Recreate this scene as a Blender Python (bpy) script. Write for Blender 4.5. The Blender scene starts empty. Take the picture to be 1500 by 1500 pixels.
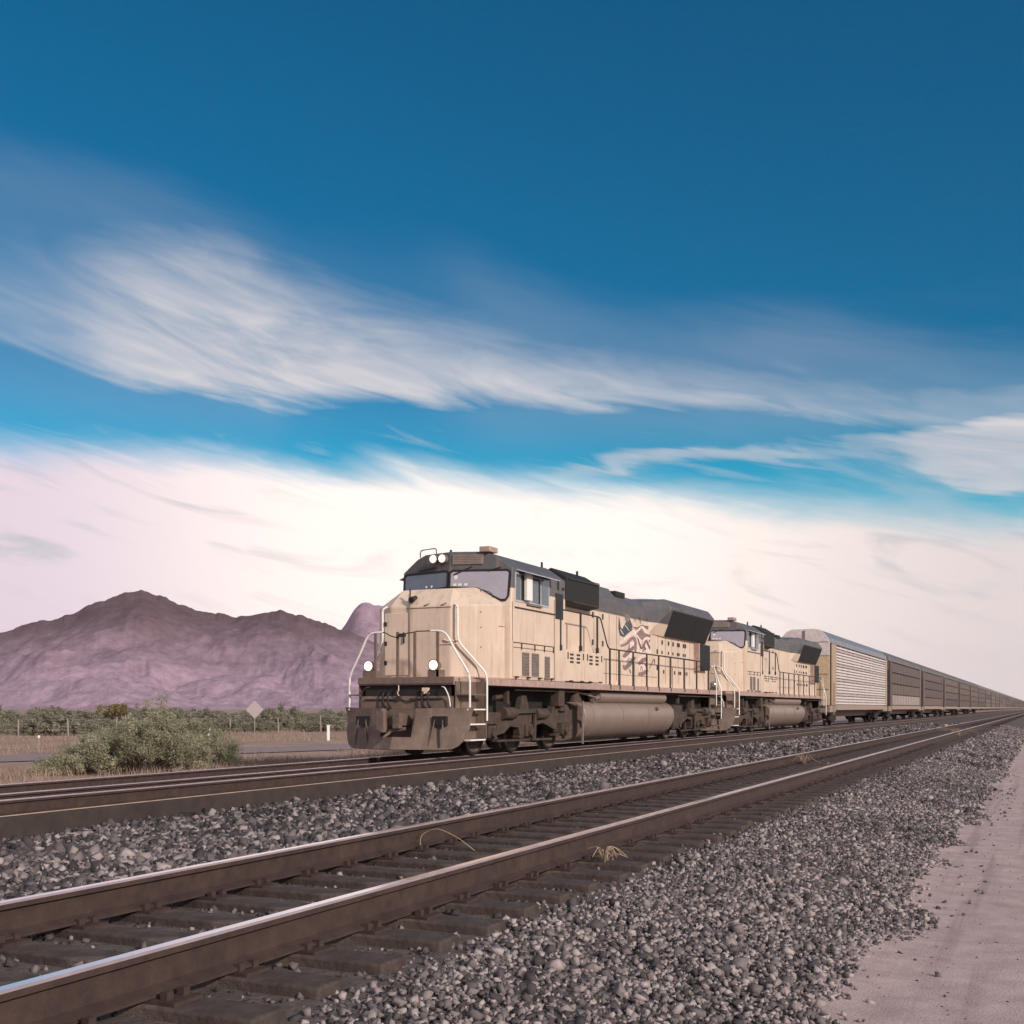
import bpy, bmesh, math, random
import numpy as np
from mathutils import Vector, Matrix

random.seed(7)
R = math.radians
scn = bpy.context.scene
COL = scn.collection

# ------------------------------------------------------------------ camera
ALPHA = math.atan(780 / 1700.0)           # tracks run along +Y, the lens looks to their left
SA, CA = math.sin(ALPHA), math.cos(ALPHA)
CZ = 1.86
cam = bpy.data.cameras.new("camera")
cam.lens = 40.8
cam.sensor_width = 36
cam.sensor_fit = 'HORIZONTAL'
cam.shift_y = 287 / 1500.0
cam.clip_start = 0.05
cam.clip_end = 30000
camo = bpy.data.objects.new("camera", cam)
COL.objects.link(camo)
camo.location = (0, 0, CZ)
camo.rotation_euler = (R(90), 0, ALPHA)
scn.camera = camo

# ------------------------------------------------------------------ sun, sky, exposure
SUN_DIR = Vector((0.83, -0.40, 0.42)).normalized()      # towards the sun
SUN_EL = math.asin(SUN_DIR.z)
SUN_AZ = math.atan2(SUN_DIR.x, SUN_DIR.y)
sun = bpy.data.lights.new("sun", 'SUN')
sun.energy = 3.05
sun.angle = R(3.5)
sun.color = (1.0, 0.89, 0.80)
suno = bpy.data.objects.new("sun", sun)
COL.objects.link(suno)
suno.location = (40, -30, 60)
suno.rotation_euler = SUN_DIR.to_track_quat('Z', 'Y').to_euler()

scn.view_settings.view_transform = 'Standard'
scn.view_settings.look = 'None'
scn.view_settings.exposure = 0.3
scn.view_settings.gamma = 1.0
scn.view_settings.use_curve_mapping = False
scn.cycles.max_bounces = 6
scn.cycles.diffuse_bounces = 3
scn.cycles.glossy_bounces = 3
scn.cycles.transmission_bounces = 3
scn.cycles.transparent_max_bounces = 6
scn.cycles.volume_bounces = 0
scn.cycles.use_denoising = True
scn.cycles.sample_clamp_indirect = 6


class NT:
    """small helper to write node trees"""
    def __init__(s, tree):
        s.t = tree
    def node(s, typ, **kw):
        n = s.t.nodes.new(typ)
        for k, v in kw.items():
            setattr(n, k, v)
        return n
    def put(s, sock, v):
        if hasattr(v, 'is_linked') or isinstance(v, bpy.types.NodeSocket):
            s.t.links.new(v, sock)
        else:
            if sock.type == 'RGBA' and isinstance(v, (tuple, list)) and len(v) == 3:
                v = (*v, 1)
            sock.default_value = v
    def m(s, op, a, b=0.0, c=None, clamp=False):
        n = s.node('ShaderNodeMath', operation=op, use_clamp=clamp)
        s.put(n.inputs[0], a); s.put(n.inputs[1], b)
        if c is not None: s.put(n.inputs[2], c)
        return n.outputs[0]
    def sstep(s, v, lo, hi):
        n = s.node('ShaderNodeMapRange', interpolation_type='SMOOTHSTEP', clamp=True)
        s.put(n.inputs[0], v); s.put(n.inputs[1], lo); s.put(n.inputs[2], hi)
        return n.outputs[0]
    def lin(s, v, lo, hi, a=0.0, b=1.0):
        n = s.node('ShaderNodeMapRange', clamp=True)
        s.put(n.inputs[0], v); s.put(n.inputs[1], lo); s.put(n.inputs[2], hi)
        s.put(n.inputs[3], a); s.put(n.inputs[4], b)
        return n.outputs[0]
    def mix(s, f, a, b, mode='MIX'):
        n = s.node('ShaderNodeMix', data_type='RGBA', blend_type=mode)
        s.put(n.inputs[0], f); s.put(n.inputs[6], a); s.put(n.inputs[7], b)
        return n.outputs[2]
    def curve(s, v, pts, lo, hi):
        """float curve through pts (x in real units lo..hi, y in 0..1)"""
        u = s.lin(v, lo, hi)
        n = s.node('ShaderNodeFloatCurve')
        c = n.mapping.curves[0]
        q = [((x - lo) / (hi - lo), y) for x, y in pts]
        c.points[0].location = q[0]; c.points[1].location = q[-1]
        for p in q[1:-1]:
            c.points.new(*p)
        n.mapping.update()
        s.put(n.inputs[1], u)
        return n.outputs[0]
    def noise(s, vec, scale, detail=4, rough=0.55, dist=0.0):
        n = s.node('ShaderNodeTexNoise')
        s.put(n.inputs['Vector'], vec); s.put(n.inputs['Scale'], scale)
        n.inputs['Detail'].default_value = detail
        n.inputs['Roughness'].default_value = rough
        n.inputs['Distortion'].default_value = dist
        return n.outputs[0]
    def vec(s, x, y, z=0.0):
        n = s.node('ShaderNodeCombineXYZ')
        s.put(n.inputs[0], x); s.put(n.inputs[1], y); s.put(n.inputs[2], z)
        return n.outputs[0]


def px_az(x): return math.atan((x - 750) / 1700.0)
def px_el(x, y): return math.atan((1037 - y) / math.hypot(1700.0, x - 750))


def make_world():
    w = bpy.data.worlds.new("World")
    scn.world = w
    w.use_nodes = True
    t = w.node_tree
    t.nodes.clear()
    n = NT(t)
    sky = n.node('ShaderNodeTexSky', sky_type='NISHITA')
    sky.sun_disc = False
    sky.sun_elevation = SUN_EL
    sky.sun_rotation = SUN_AZ
    sky.air_density = 1.0
    sky.dust_density = 0.6
    sky.ozone_density = 2.0
    tc = n.node('ShaderNodeTexCoord')
    sep = n.node('ShaderNodeSeparateXYZ')
    t.links.new(tc.outputs['Generated'], sep.inputs[0])
    x, y, z = sep.outputs
    # azimuth right of the view's heading, and elevation, both in radians
    fx = n.m('ADD', n.m('MULTIPLY', x, CA), n.m('MULTIPLY', y, SA))
    fy = n.m('SUBTRACT', n.m('MULTIPLY', y, CA), n.m('MULTIPLY', x, SA))
    az = n.m('ARCTAN2', fx, fy)
    el = n.m('ARCSINE', z)
    # wispy warp, streaks run slightly downhill to the right
    sh = n.m('ADD', el, n.m('MULTIPLY', az, 0.22))
    v1 = n.vec(n.m('MULTIPLY', az, 4.0), n.m('MULTIPLY', sh, 16.0), 0.3)
    v2 = n.vec(n.m('MULTIPLY', az, 8.0), n.m('MULTIPLY', sh, 60.0), 4.1)
    v3 = n.vec(n.m('MULTIPLY', az, 5.0), n.m('MULTIPLY', n.m('ADD', el, n.m('MULTIPLY', az, 0.26)), 24.0), 7.7)
    n3 = n.noise(v3, 1.0, 7, 0.55, 2.2)
    n1 = n.noise(v1, 1.0, 5, 0.55, 0.9)
    n2 = n.noise(v2, 1.0, 4, 0.55, 1.2)
    n1c = n.m('SUBTRACT', n1, 0.5)
    n2c = n.m('SUBTRACT', n2, 0.5)
    wob = n.m('ADD', n.m('MULTIPLY', n1c, 0.042), n.m('MULTIPLY', n2c, 0.026))
    elw = n.m('ADD', el, wob)
    LO, HI = -0.9, 0.9
    def cur(pts, fn, ends=None):
        pp = [(px_az(a), fn(a, b)) for a, b in pts]
        pp = [(LO, ends[0] if ends else pp[0][1])] + pp + [(HI, ends[1] if ends else pp[-1][1])]
        return n.curve(az, pp, LO, HI)
    def bound(pts, ends=None):
        return cur(pts, px_el, ends)
    # A: the bright bank over the horizon
    bA = bound([(0, 640), (120, 650), (300, 650), (500, 672), (700, 690), (900, 706), (1050, 716), (1250, 728), (1400, 742), (1500, 752)], (0.34, 0.34))  # ends lift the unseen bank behind the camera for fill and reflection
    mA = n.sstep(n.m('SUBTRACT', bA, elw), -0.012, 0.030)
    # B: the broad diagonal veil
    topB = bound([(0, 330), (150, 335), (300, 350), (430, 400), (560, 450), (700, 480), (900, 515), (1100, 535), (1300, 560), (1500, 590)])
    botB = bound([(0, 520), (120, 555), (260, 585), (400, 598), (600, 600), (800, 605), (1000, 604), (1150, 622), (1300, 640), (1500, 650)])
    denB = cur([(0, .30), (120, .52), (250, .90), (450, .96), (600, .90), (800, .95), (1000, .92), (1150, .80), (1350, .72), (1500, .75)], lambda a, b: b)
    upB = n.sstep(n.m('SUBTRACT', topB, elw), -0.030, 0.060)
    dnB = n.sstep(n.m('SUBTRACT', elw, botB), -0.004, 0.022)
    mB = n.m('MULTIPLY', n.m('MULTIPLY', upB, dnB), denB)
    tex = n.m('ADD', 0.88, n.m('ADD', n.m('MULTIPLY', n1c, 0.6), n.m('ADD', n.m('MULTIPLY', n2c, 0.35), n.m('MULTIPLY', n.m('SUBTRACT', n3, 0.5), 0.9))))
    mB = n.m('MULTIPLY', mB, tex, clamp=True)
    # D: thin veil above on the left and streaks down on the right
    topD = bound([(0, 180), (200, 235), (330, 290), (430, 320), (600, 330), (760, 380), (900, 420), (1200, 435), (1500, 490)])
    denD = cur([(0, .10), (200, .13), (380, .13), (440, .06), (600, .04), (760, .14), (900, .13), (1200, .18), (1500, .14)], lambda a, b: b)
    mD = n.m('MULTIPLY', n.sstep(n.m('SUBTRACT', topD, elw), -0.008, 0.045), denD)
    mD = n.m('MULTIPLY', mD, n.sstep(el, px_el(750, 700), px_el(750, 600)))
    # E: thin wisps filling the blue gaps low down
    topF = bound([(0, 700), (760, 700), (950, 668), (1100, 650), (1300, 646), (1400, 610), (1500, 590)])
    botF = bound([(0, 702), (760, 706), (950, 690), (1100, 674), (1300, 676), (1400, 715), (1500, 725)])
    denF = cur([(0, 0), (740, 0), (860, .8), (1100, .72), (1280, .6), (1350, .75), (1500, .85)], lambda a, b: b)
    mF = n.m('MULTIPLY', n.m('MULTIPLY', n.sstep(n.m('SUBTRACT', topF, elw), -0.006, 0.010), n.sstep(n.m('SUBTRACT', elw, botF), -0.006, 0.010)), denF)
    mF = n.m('MULTIPLY', mF, n.m('ADD', 0.7, n.m('MULTIPLY', n3, 0.6)), clamp=True)
    mE = n.m('MULTIPLY', n.sstep(n2, 0.50, 0.76), n.lin(el, 0.16, 0.30, 0.55, 0.0))
    right = n.m('MULTIPLY', n.sstep(az, 0.14, 0.36), n.m('MULTIPLY', n.sstep(n1, 0.40, 0.62), n.lin(el, 0.24, 0.33, 0.35, 0.0)))
    # unseen clouds behind the camera and overhead, thickened for softer light and pale reflections
    far = n.m('MULTIPLY', n.sstep(n.m('ABSOLUTE', az), 0.6, 1.0), n.sstep(n.noise(n.vec(n.m('MULTIPLY', x, 3.0), n.m('MULTIPLY', y, 3.0), n.m('MULTIPLY', z, 8.0)), 1.0, 5, 0.55, 0.6), 0.30, 0.56))
    far = n.m('MULTIPLY', far, 0.92)
    mask = n.m('MAXIMUM', n.m('MAXIMUM', n.m('MAXIMUM', mB, mF), mD), n.m('MAXIMUM', n.m('MAXIMUM', mE, right), far))
    # clear sky: Nishita, pushed to the photograph's teal
    tint = n.mix(n.sstep(el, 0.10, 0.30), (0.08, 1.08, 1.12), (0.0, 0.53, 0.73))
    clear = n.mix(1.0, sky.outputs[0], tint, 'MULTIPLY')
    cb = n.mix(n.lin(n.m('ADD', n.m('MULTIPLY', n1, 0.4), n.m('MULTIPLY', n3, 0.6)), 0.34, 0.66), CLOUD_SHADE, CLOUD_LIT)
    col = n.mix(mask, clear, cb)
    bank = n.mix(n.sstep(az, -0.42, -0.12), BANK_LEFT, BANK_MID)
    bank = n.mix(n.sstep(az, 0.05, 0.42), bank, BANK_RIGHT)
    streak = n.m('MULTIPLY', n.sstep(n3, 0.50, 0.72), n.m('MULTIPLY', n.sstep(el, 0.02, 0.12), 1.3))
    bank = n.mix(n.m('MULTIPLY', streak, n.lin(n.m('ABSOLUTE', az), 0.05, 0.40, 0.20, 0.60)), bank, BANK_SHADE)
    col = n.mix(mA, col, bank)
    bg = n.node('ShaderNodeBackground')
    t.links.new(col, bg.inputs[0])
    bg.inputs[1].default_value = SKY_STRENGTH
    out = n.node('ShaderNodeOutputWorld')
    t.links.new(bg.outputs[0], out.inputs[0])


SKY_STRENGTH = 0.09
def rad(r, g, b):       # a display radiance, given what the world's strength does to it
    return (r / SKY_STRENGTH, g / SKY_STRENGTH, b / SKY_STRENGTH)
CLOUD_SHADE = rad(0.44, 0.45, 0.50)
CLOUD_LIT = rad(0.62, 0.585, 0.59)
BANK_MID = rad(0.98, 0.86, 0.79)
BANK_LEFT = rad(0.68, 0.57, 0.64)
BANK_RIGHT = rad(0.66, 0.585, 0.575)
BANK_SHADE = rad(0.45, 0.46, 0.49)
make_world()

# ------------------------------------------------------------------ materials
MATS = {}
def mat(name, base, rough=0.6, metal=0.0, var=0.25, scale=6.0, dark=None, dirt=0.0, dirt_col=(0.12, 0.085, 0.06),
        bump=0.0, bump_scale=40.0, streak=False, spec=0.4, attr=None, coat=0.0):
    m = bpy.data.materials.new(name)
    m.use_nodes = True
    t = m.node_tree
    n = NT(t)
    b = t.nodes['Principled BSDF']
    tc = n.node('ShaderNodeTexCoord')
    o = tc.outputs['Object']
    f = n.noise(o, scale, 5, 0.6)
    d = dark if dark else tuple(c * (1 - var) for c in base)
    u = tuple(min(1, c * (1 + var * 0.5)) for c in base)
    col = n.mix(n.lin(f, 0.3, 0.7), d, u)
    if dirt > 0:
        mp = n.node('ShaderNodeMapping')
        t.links.new(o, mp.inputs[0])
        mp.inputs['Scale'].default_value = (7, 7, 0.9) if streak else (1.6, 1.6, 1.6)
        g = n.noise(mp.outputs[0], 1.3, 6, 0.65)
        g = n.m('MULTIPLY', n.sstep(g, 0.48, 0.78), dirt)
        col = n.mix(g, col, dirt_col)
    if attr:
        a = n.node('ShaderNodeAttribute', attribute_name=attr)
        col = n.mix(1.0, col, a.outputs['Color'], 'MULTIPLY')
    t.links.new(col, b.inputs['Base Color'])
    b.inputs['Roughness'].default_value = rough
    b.inputs['Metallic'].default_value = metal
    b.inputs['Specular IOR Level'].default_value = spec
    b.inputs['Coat Weight'].default_value = coat
    if bump > 0:
        bn = n.node('ShaderNodeBump')
        bn.inputs['Strength'].default_value = bump
        bn.inputs['Distance'].default_value = 0.02
        n.put(bn.inputs['Height'], n.noise(o, bump_scale, 6, 0.65))
        t.links.new(bn.outputs[0], b.inputs['Normal'])
    MATS[name] = m
    return m


def two_tone(name, cream, grey, split, dirt):
    m = bpy.data.materials.new(name)
    m.use_nodes = True
    t = m.node_tree
    n = NT(t)
    b = t.nodes['Principled BSDF']
    tc = n.node('ShaderNodeTexCoord')
    o = tc.outputs['Object']
    sep = n.node('ShaderNodeSeparateXYZ')
    t.links.new(o, sep.inputs[0])
    f = n.noise(o, 1.1, 6, 0.62)
    c1 = n.mix(n.lin(f, 0.3, 0.72), tuple(c * 0.86 for c in cream), tuple(min(1, c * 1.06) for c in cream))
    g1 = n.mix(n.lin(f, 0.3, 0.72), tuple(c * 0.8 for c in grey), tuple(c * 1.2 for c in grey))
    col = n.mix(n.sstep(sep.outputs[2], split - 0.015, split + 0.015), c1, g1)
    mp = n.node('ShaderNodeMapping')
    t.links.new(o, mp.inputs[0])
    mp.inputs['Scale'].default_value = (5, 5, 0.55)
    g = n.noise(mp.outputs[0], 1.5, 6, 0.62)
    col = n.mix(n.m('MULTIPLY', n.sstep(g, 0.47, 0.8), dirt), col, (0.30, 0.20, 0.14))
    sp = n.noise(o, 14.0, 4, 0.7)
    col = n.mix(n.m('MULTIPLY', n.sstep(sp, 0.62, 0.75), dirt * 0.7), col, (0.2, 0.13, 0.09))
    t.links.new(col, b.inputs['Base Color'])
    b.inputs['Roughness'].default_value = 0.48
    b.inputs['Specular IOR Level'].default_value = 0.4
    bn = n.node('ShaderNodeBump')
    bn.inputs['Strength'].default_value = 0.12
    bn.inputs['Distance'].default_value = 0.05
    n.put(bn.inputs['Height'], n.noise(o, 1.8, 3, 0.5))
    t.links.new(bn.outputs[0], b.inputs['Normal'])
    MATS[name] = m


two_tone('engine_paint', (0.68, 0.53, 0.415), (0.095, 0.092, 0.098), 3.97, 0.52)
mat('cream', (0.70, 0.55, 0.43), 0.5, dirt=0.35, streak=True)
mat('roof_grey', (0.15, 0.15, 0.165), 0.42, dirt=0.2)
mat('screen_black', (0.018, 0.018, 0.018), 0.7, var=0.3)
mat('under_black', (0.022, 0.018, 0.017), 0.75, dirt=0.4, dirt_col=(0.06, 0.042, 0.034))
mat('truck_brown', (0.078, 0.052, 0.041), 0.8, var=0.45, scale=5, dirt=0.7, dirt_col=(0.045, 0.034, 0.03), bump=0.3, bump_scale=25)
mat('pilot_brown', (0.165, 0.115, 0.090), 0.62, var=0.35, scale=3, dirt=0.45, dirt_col=(0.27, 0.19, 0.15), streak=True)
mat('plate_brown', (0.18, 0.125, 0.098), 0.55, var=0.25, dirt=0.4, dirt_col=(0.09, 0.06, 0.05))
mat('sill_pink', (0.42, 0.29, 0.25), 0.55, dirt=0.45, streak=True)
mat('tank_grey', (0.245, 0.18, 0.152), 0.42, var=0.12, scale=1.5, dirt=0.35, dirt_col=(0.17, 0.12, 0.10), streak=True)
mat('white_paint', (0.82, 0.79, 0.74), 0.45, var=0.08)
mat('dark_rail_paint', (0.035, 0.030, 0.028), 0.5)
mat('vent_grey', (0.20, 0.16, 0.14), 0.6)
mat('gasket', (0.015, 0.014, 0.014), 0.5)
mat('awning_metal', (0.50, 0.52, 0.56), 0.35, metal=0.3)
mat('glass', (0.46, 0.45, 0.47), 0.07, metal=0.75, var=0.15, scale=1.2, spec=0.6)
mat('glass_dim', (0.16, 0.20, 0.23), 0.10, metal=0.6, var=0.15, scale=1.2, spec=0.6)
mat('wheel_face', (0.13, 0.095, 0.076), 0.7, var=0.35, scale=7, dirt=0.4, dirt_col=(0.06, 0.05, 0.045))
mat('wheel_tread', (0.05, 0.045, 0.042), 0.35, metal=0.6)
mat('coupler_steel', (0.16, 0.11, 0.09), 0.6, var=0.4, scale=9, dirt=0.5, dirt_col=(0.05, 0.04, 0.035))
mat('emblem_dark', (0.045, 0.066, 0.075), 0.5)
mat('emblem_mauve', (0.27, 0.165, 0.155), 0.5)
mat('emblem_pale', (0.80, 0.63, 0.57), 0.5)
mat('emblem_line', (0.10, 0.06, 0.06), 0.5)
mat('rail_rust', (0.054, 0.032, 0.027), 0.72, var=0.35, scale=9, dirt=0.5, dirt_col=(0.10, 0.062, 0.048), bump=0.25)
mat('rail_polish', (0.96, 0.80, 0.79), 0.15, metal=0.95, var=0.1, scale=2)
mat('wood_tie', (0.070, 0.049, 0.043), 0.85, var=0.5, scale=7, dirt=0.7, dirt_col=(0.23, 0.175, 0.155), bump=0.6, bump_scale=22)
mat('tie_face', (0.050, 0.036, 0.032), 0.85, var=0.35, scale=5, dirt=0.4, dirt_col=(0.05, 0.04, 0.035), bump=0.3, bump_scale=15)
mat('rack_white', (0.76, 0.69, 0.68), 0.36, metal=0.2, var=0.18, scale=1.4, dirt=0.3, dirt_col=(0.40, 0.30, 0.25), streak=True)
mat('rack_post', (0.40, 0.30, 0.21), 0.6, dirt=0.35, streak=True)
mat('rack_end', (0.62, 0.47, 0.31), 0.55, dirt=0.35, streak=True, dirt_col=(0.35, 0.24, 0.16))
mat('rack_end_top', (0.68, 0.58, 0.56), 0.5, dirt=0.3)
mat('rack_roof', (0.20, 0.215, 0.25), 0.35, metal=0.4, var=0.15, scale=0.6)
mat('rack_rib', (0.52, 0.44, 0.42), 0.5, dirt=0.3)
mat('rack_roof_brown', (0.125, 0.112, 0.112), 0.5, metal=0.1, var=0.2, scale=0.6)
mat('rack_pale', (0.36, 0.29, 0.27), 0.45, metal=0.15, var=0.3, scale=0.8, dirt=0.5, dirt_col=(0.2, 0.14, 0.12), streak=True)
mat('rack_sill', (0.34, 0.25, 0.20), 0.6, dirt=0.4)
mat('dry_weed', (0.40, 0.29, 0.20), 0.8, var=0.3)
mat('sign_metal', (0.42, 0.345, 0.345), 0.5, var=0.1)
mat('post_grey', (0.30, 0.24, 0.21), 0.75)
mat('twig', (0.17, 0.125, 0.095), 0.85)


def tan_panel():
    m = mat('rack_tan', (0.105, 0.072, 0.060), 0.5, metal=0.1, var=0.22, scale=0.9, dirt=0.5, dirt_col=(0.10, 0.07, 0.06), streak=True)
    t = m.node_tree
    n = NT(t)
    b = t.nodes['Principled BSDF']
    src = b.inputs['Base Color'].links[0].from_socket
    oi = n.node('ShaderNodeObjectInfo')
    k = n.lin(oi.outputs['Random'], 0, 1, 0.60, 1.45)
    v = n.node('ShaderNodeVectorMath', operation='SCALE')
    t.links.new(src, v.inputs[0]); t.links.new(k, v.inputs['Scale'])
    t.links.new(v.outputs[0], b.inputs['Base Color'])
tan_panel()


def emis(name, col, s):
    m = bpy.data.materials.new(name)
    m.use_nodes = True
    b = m.node_tree.nodes['Principled BSDF']
    b.inputs['Base Color'].default_value = (*col, 1)
    b.inputs['Emission Color'].default_value = (*col, 1)
    b.inputs['Emission Strength'].default_value = s
    MATS[name] = m
emis('lamp_lit', (1.0, 0.88, 0.70), 1.25)
mat('lamp_off', (0.45, 0.42, 0.40), 0.15, metal=0.5)


def tone_mat(name, ramp, rough=0.85, trans=0.0, bump=0.0, spec=0.25):
    """colour from a per-piece tone (0..1): the stones' and leaves' own colours"""
    m = bpy.data.materials.new(name)
    m.use_nodes = True
    t = m.node_tree
    n = NT(t)
    b = t.nodes['Principled BSDF']
    a = n.node('ShaderNodeAttribute', attribute_name='tone')
    r = n.node('ShaderNodeValToRGB')
    el = r.color_ramp.elements
    el[0].position, el[0].color = ramp[0][0], (*ramp[0][1], 1)
    el[1].position, el[1].color = ramp[-1][0], (*ramp[-1][1], 1)
    for p, c in ramp[1:-1]:
        e = el.new(p); e.color = (*c, 1)
    t.links.new(a.outputs['Fac'], r.inputs[0])
    col = r.outputs[0]
    if bump > 0:
        g = n.node('ShaderNodeNewGeometry')
        nz = n.noise(g.outputs['Position'], 60.0, 4, 0.7)
        col = n.mix(n.lin(nz, 0.3, 0.7, 0.0, 0.45), col, n.mix(1.0, col, (0.45, 0.42, 0.42), 'MULTIPLY'))
        bn = n.node('ShaderNodeBump')
        bn.inputs['Strength'].default_value = bump
        bn.inputs['Distance'].default_value = 0.01
        n.put(bn.inputs['Height'], nz)
        t.links.new(bn.outputs[0], b.inputs['Normal'])
    t.links.new(col, b.inputs['Base Color'])
    b.inputs['Roughness'].default_value = rough
    b.inputs['Specular IOR Level'].default_value = spec
    if trans > 0:
        tr = n.node('ShaderNodeBsdfTranslucent')
        t.links.new(col, tr.inputs[0])
        mx = n.node('ShaderNodeMixShader')
        mx.inputs[0].default_value = trans
        t.links.new(b.outputs[0], mx.inputs[1]); t.links.new(tr.outputs[0], mx.inputs[2])
        t.links.new(mx.outputs[0], t.nodes['Material Output'].inputs[0])
    MATS[name] = m
tone_mat('stone', [(0, (0.026, 0.023, 0.025)), (0.35, (0.078, 0.066, 0.069)), (0.7, (0.215, 0.182, 0.180)), (1, (0.43, 0.36, 0.345))], bump=0.5)
tone_mat('leaf', [(0, (0.22, 0.222, 0.14)), (0.5, (0.37, 0.36, 0.24)), (0.85, (0.49, 0.45, 0.32)), (1, (0.60, 0.53, 0.40))], trans=0.45)
tone_mat('leaf_far', [(0, (0.20, 0.20, 0.145)), (0.6, (0.30, 0.285, 0.21)), (1, (0.43, 0.38, 0.29))], trans=0.42)
tone_mat('leaf_ochre', [(0, (0.13, 0.10, 0.05)), (1, (0.30, 0.23, 0.11))], trans=0.15)
tone_mat('grass', [(0, (0.22, 0.155, 0.115)), (0.6, (0.34, 0.245, 0.19)), (1, (0.44, 0.33, 0.26))], trans=0.2)

# ------------------------------------------------------------------ mesh helpers
class MB:
    def __init__(s):
        s.v, s.f, s.mi = [], [], []
    def add(s, vs, fs, m=0):
        o = len(s.v)
        s.v += [tuple(v) for v in vs]
        s.f += [tuple(i + o for i in f) for f in fs]
        s.mi += [m] * len(fs)
        return s
    def box(s, x0, x1, y0, y1, z0, z1, m=0):
        return s.add([(x0, y0, z0), (x1, y0, z0), (x1, y1, z0), (x0, y1, z0), (x0, y0, z1), (x1, y0, z1), (x1, y1, z1), (x0, y1, z1)],
                     [(0, 3, 2, 1), (4, 5, 6, 7), (0, 1, 5, 4), (1, 2, 6, 5), (2, 3, 7, 6), (3, 0, 4, 7)], m)
    def bar(s, a, b, w, h, m=0, up=(0, 0, 1)):
        a, b = Vector(a), Vector(b)
        d = (b - a).normalized()
        u = Vector(up)
        if abs(d.dot(u)) > 0.95: u = Vector((0, 1, 0))
        r = d.cross(u).normalized() * (w / 2)
        u = r.cross(d).normalized() * (h / 2)
        vs = [a - r - u, a + r - u, a + r + u, a - r + u, b - r - u, b + r - u, b + r + u, b - r + u]
        return s.add(vs, [(0, 3, 2, 1), (4, 5, 6, 7), (0, 1, 5, 4), (1, 2, 6, 5), (2, 3, 7, 6), (3, 0, 4, 7)], m)
    def cyl(s, a, b, r0, r1=None, n=16, m=0, caps=True, mcap=None):
        r1 = r0 if r1 is None else r1
        a, b = Vector(a), Vector(b)
        d = (b - a).normalized()
        u = Vector((0, 0, 1)) if abs(d.z) < 0.9 else Vector((1, 0, 0))
        p = d.cross(u).normalized(); q = d.cross(p)
        vs = []
        for c, r in ((a, r0), (b, r1)):
            for k in range(n):
                t = 2 * math.pi * k / n
                vs.append(c + p * (r * math.cos(t)) + q * (r * math.sin(t)))
        s.add(vs, [(k, (k + 1) % n, n + (k + 1) % n, n + k) for k in range(n)], m)
        if caps:
            mc = m if mcap is None else mcap
            s.add(vs[:n], [tuple(range(n - 1, -1, -1))], mc)
            s.add(vs[n:], [tuple(range(n))], mc)
        return s
    def lathe_x(s, prof, cy, cz, n=28, mats=None):
        """prof: (x, r) pairs, spun about the X axis line through (cy, cz)"""
        vs = []
        for x, r in prof:
            for k in range(n):
                t = 2 * math.pi * k / n
                vs.append((x, cy + r * math.cos(t), cz + r * math.sin(t)))
        o = len(s.v); s.v += vs
        for i in range(len(prof) - 1):
            for k in range(n):
                k2 = (k + 1) % n
                s.f.append((o + i * n + k, o + i * n + k2, o + (i + 1) * n + k2, o + (i + 1) * n + k))
                s.mi.append(mats[i] if mats else 0)
        s.f.append(tuple(o + k for k in range(n - 1, -1, -1))); s.mi.append(mats[0] if mats else 0)
        e = o + (len(prof) - 1) * n
        s.f.append(tuple(e + k for k in range(n))); s.mi.append(mats[-1] if mats else 0)
        return s
    def tube(s, pts, r, n=8, m=0, rad=0.12):
        """round tube through pts with rounded corners"""
        P = [Vector(p) for p in pts]
        Q = [P[0]]
        for i in range(1, len(P) - 1):
            a, b, c = P[i - 1], P[i], P[i + 1]
            k = min(rad, (a - b).length * 0.45, (c - b).length * 0.45)
            p0 = b + (a - b).normalized() * k; p1 = b + (c - b).normalized() * k
            for j in range(4):
                u = j / 3
                Q.append(p0 * (1 - u) ** 2 + b * (2 * u * (1 - u)) + p1 * u * u)
        Q.append(P[-1])
        o = len(s.v)
        ref = None
        for i, q in enumerate(Q):
            d = (Q[min(i + 1, len(Q) - 1)] - Q[max(i - 1, 0)]).normalized()
            if ref is None:
                ref = Vector((0, 0, 1)) if abs(d.z) < 0.9 else Vector((1, 0, 0))
            p = d.cross(ref).normalized(); w = d.cross(p).normalized()
            ref = -w if False else ref
            for k in range(n):
                t = 2 * math.pi * k / n
                s.v.append(tuple(q + p * (r * math.cos(t)) + w * (r * math.sin(t))))
            if abs(d.dot(ref)) > 0.9:
                ref = p
        for i in range(len(Q) - 1):
            for k in range(n):
                k2 = (k + 1) % n
                s.f.append((o + i * n + k, o + i * n + k2, o + (i + 1) * n + k2, o + (i + 1) * n + k)); s.mi.append(m)
        s.f.append(tuple(o + k for k in range(n))); s.mi.append(m)
        e = o + (len(Q) - 1) * n
        s.f.append(tuple(e + k for k in range(n))); s.mi.append(m)
        return s
    def prism_y(s, prof, y0, y1, m=0, mcap=None, mats=None):
        """prof: (x, z) polygon pushed along Y"""
        n = len(prof)
        vs = [(x, y0, z) for x, z in prof] + [(x, y1, z) for x, z in prof]
        o = len(s.v); s.v += vs
        for k in range(n):
            k2 = (k + 1) % n
            s.f.append((o + k, o + k2, o + n + k2, o + n + k)); s.mi.append(mats[k] if mats else m)
        mc = m if mcap is None else mcap
        s.f.append(tuple(o + k for k in range(n))); s.mi.append(mc)
        s.f.append(tuple(o + n + k for k in range(n))); s.mi.append(mc)
        return s
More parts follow.
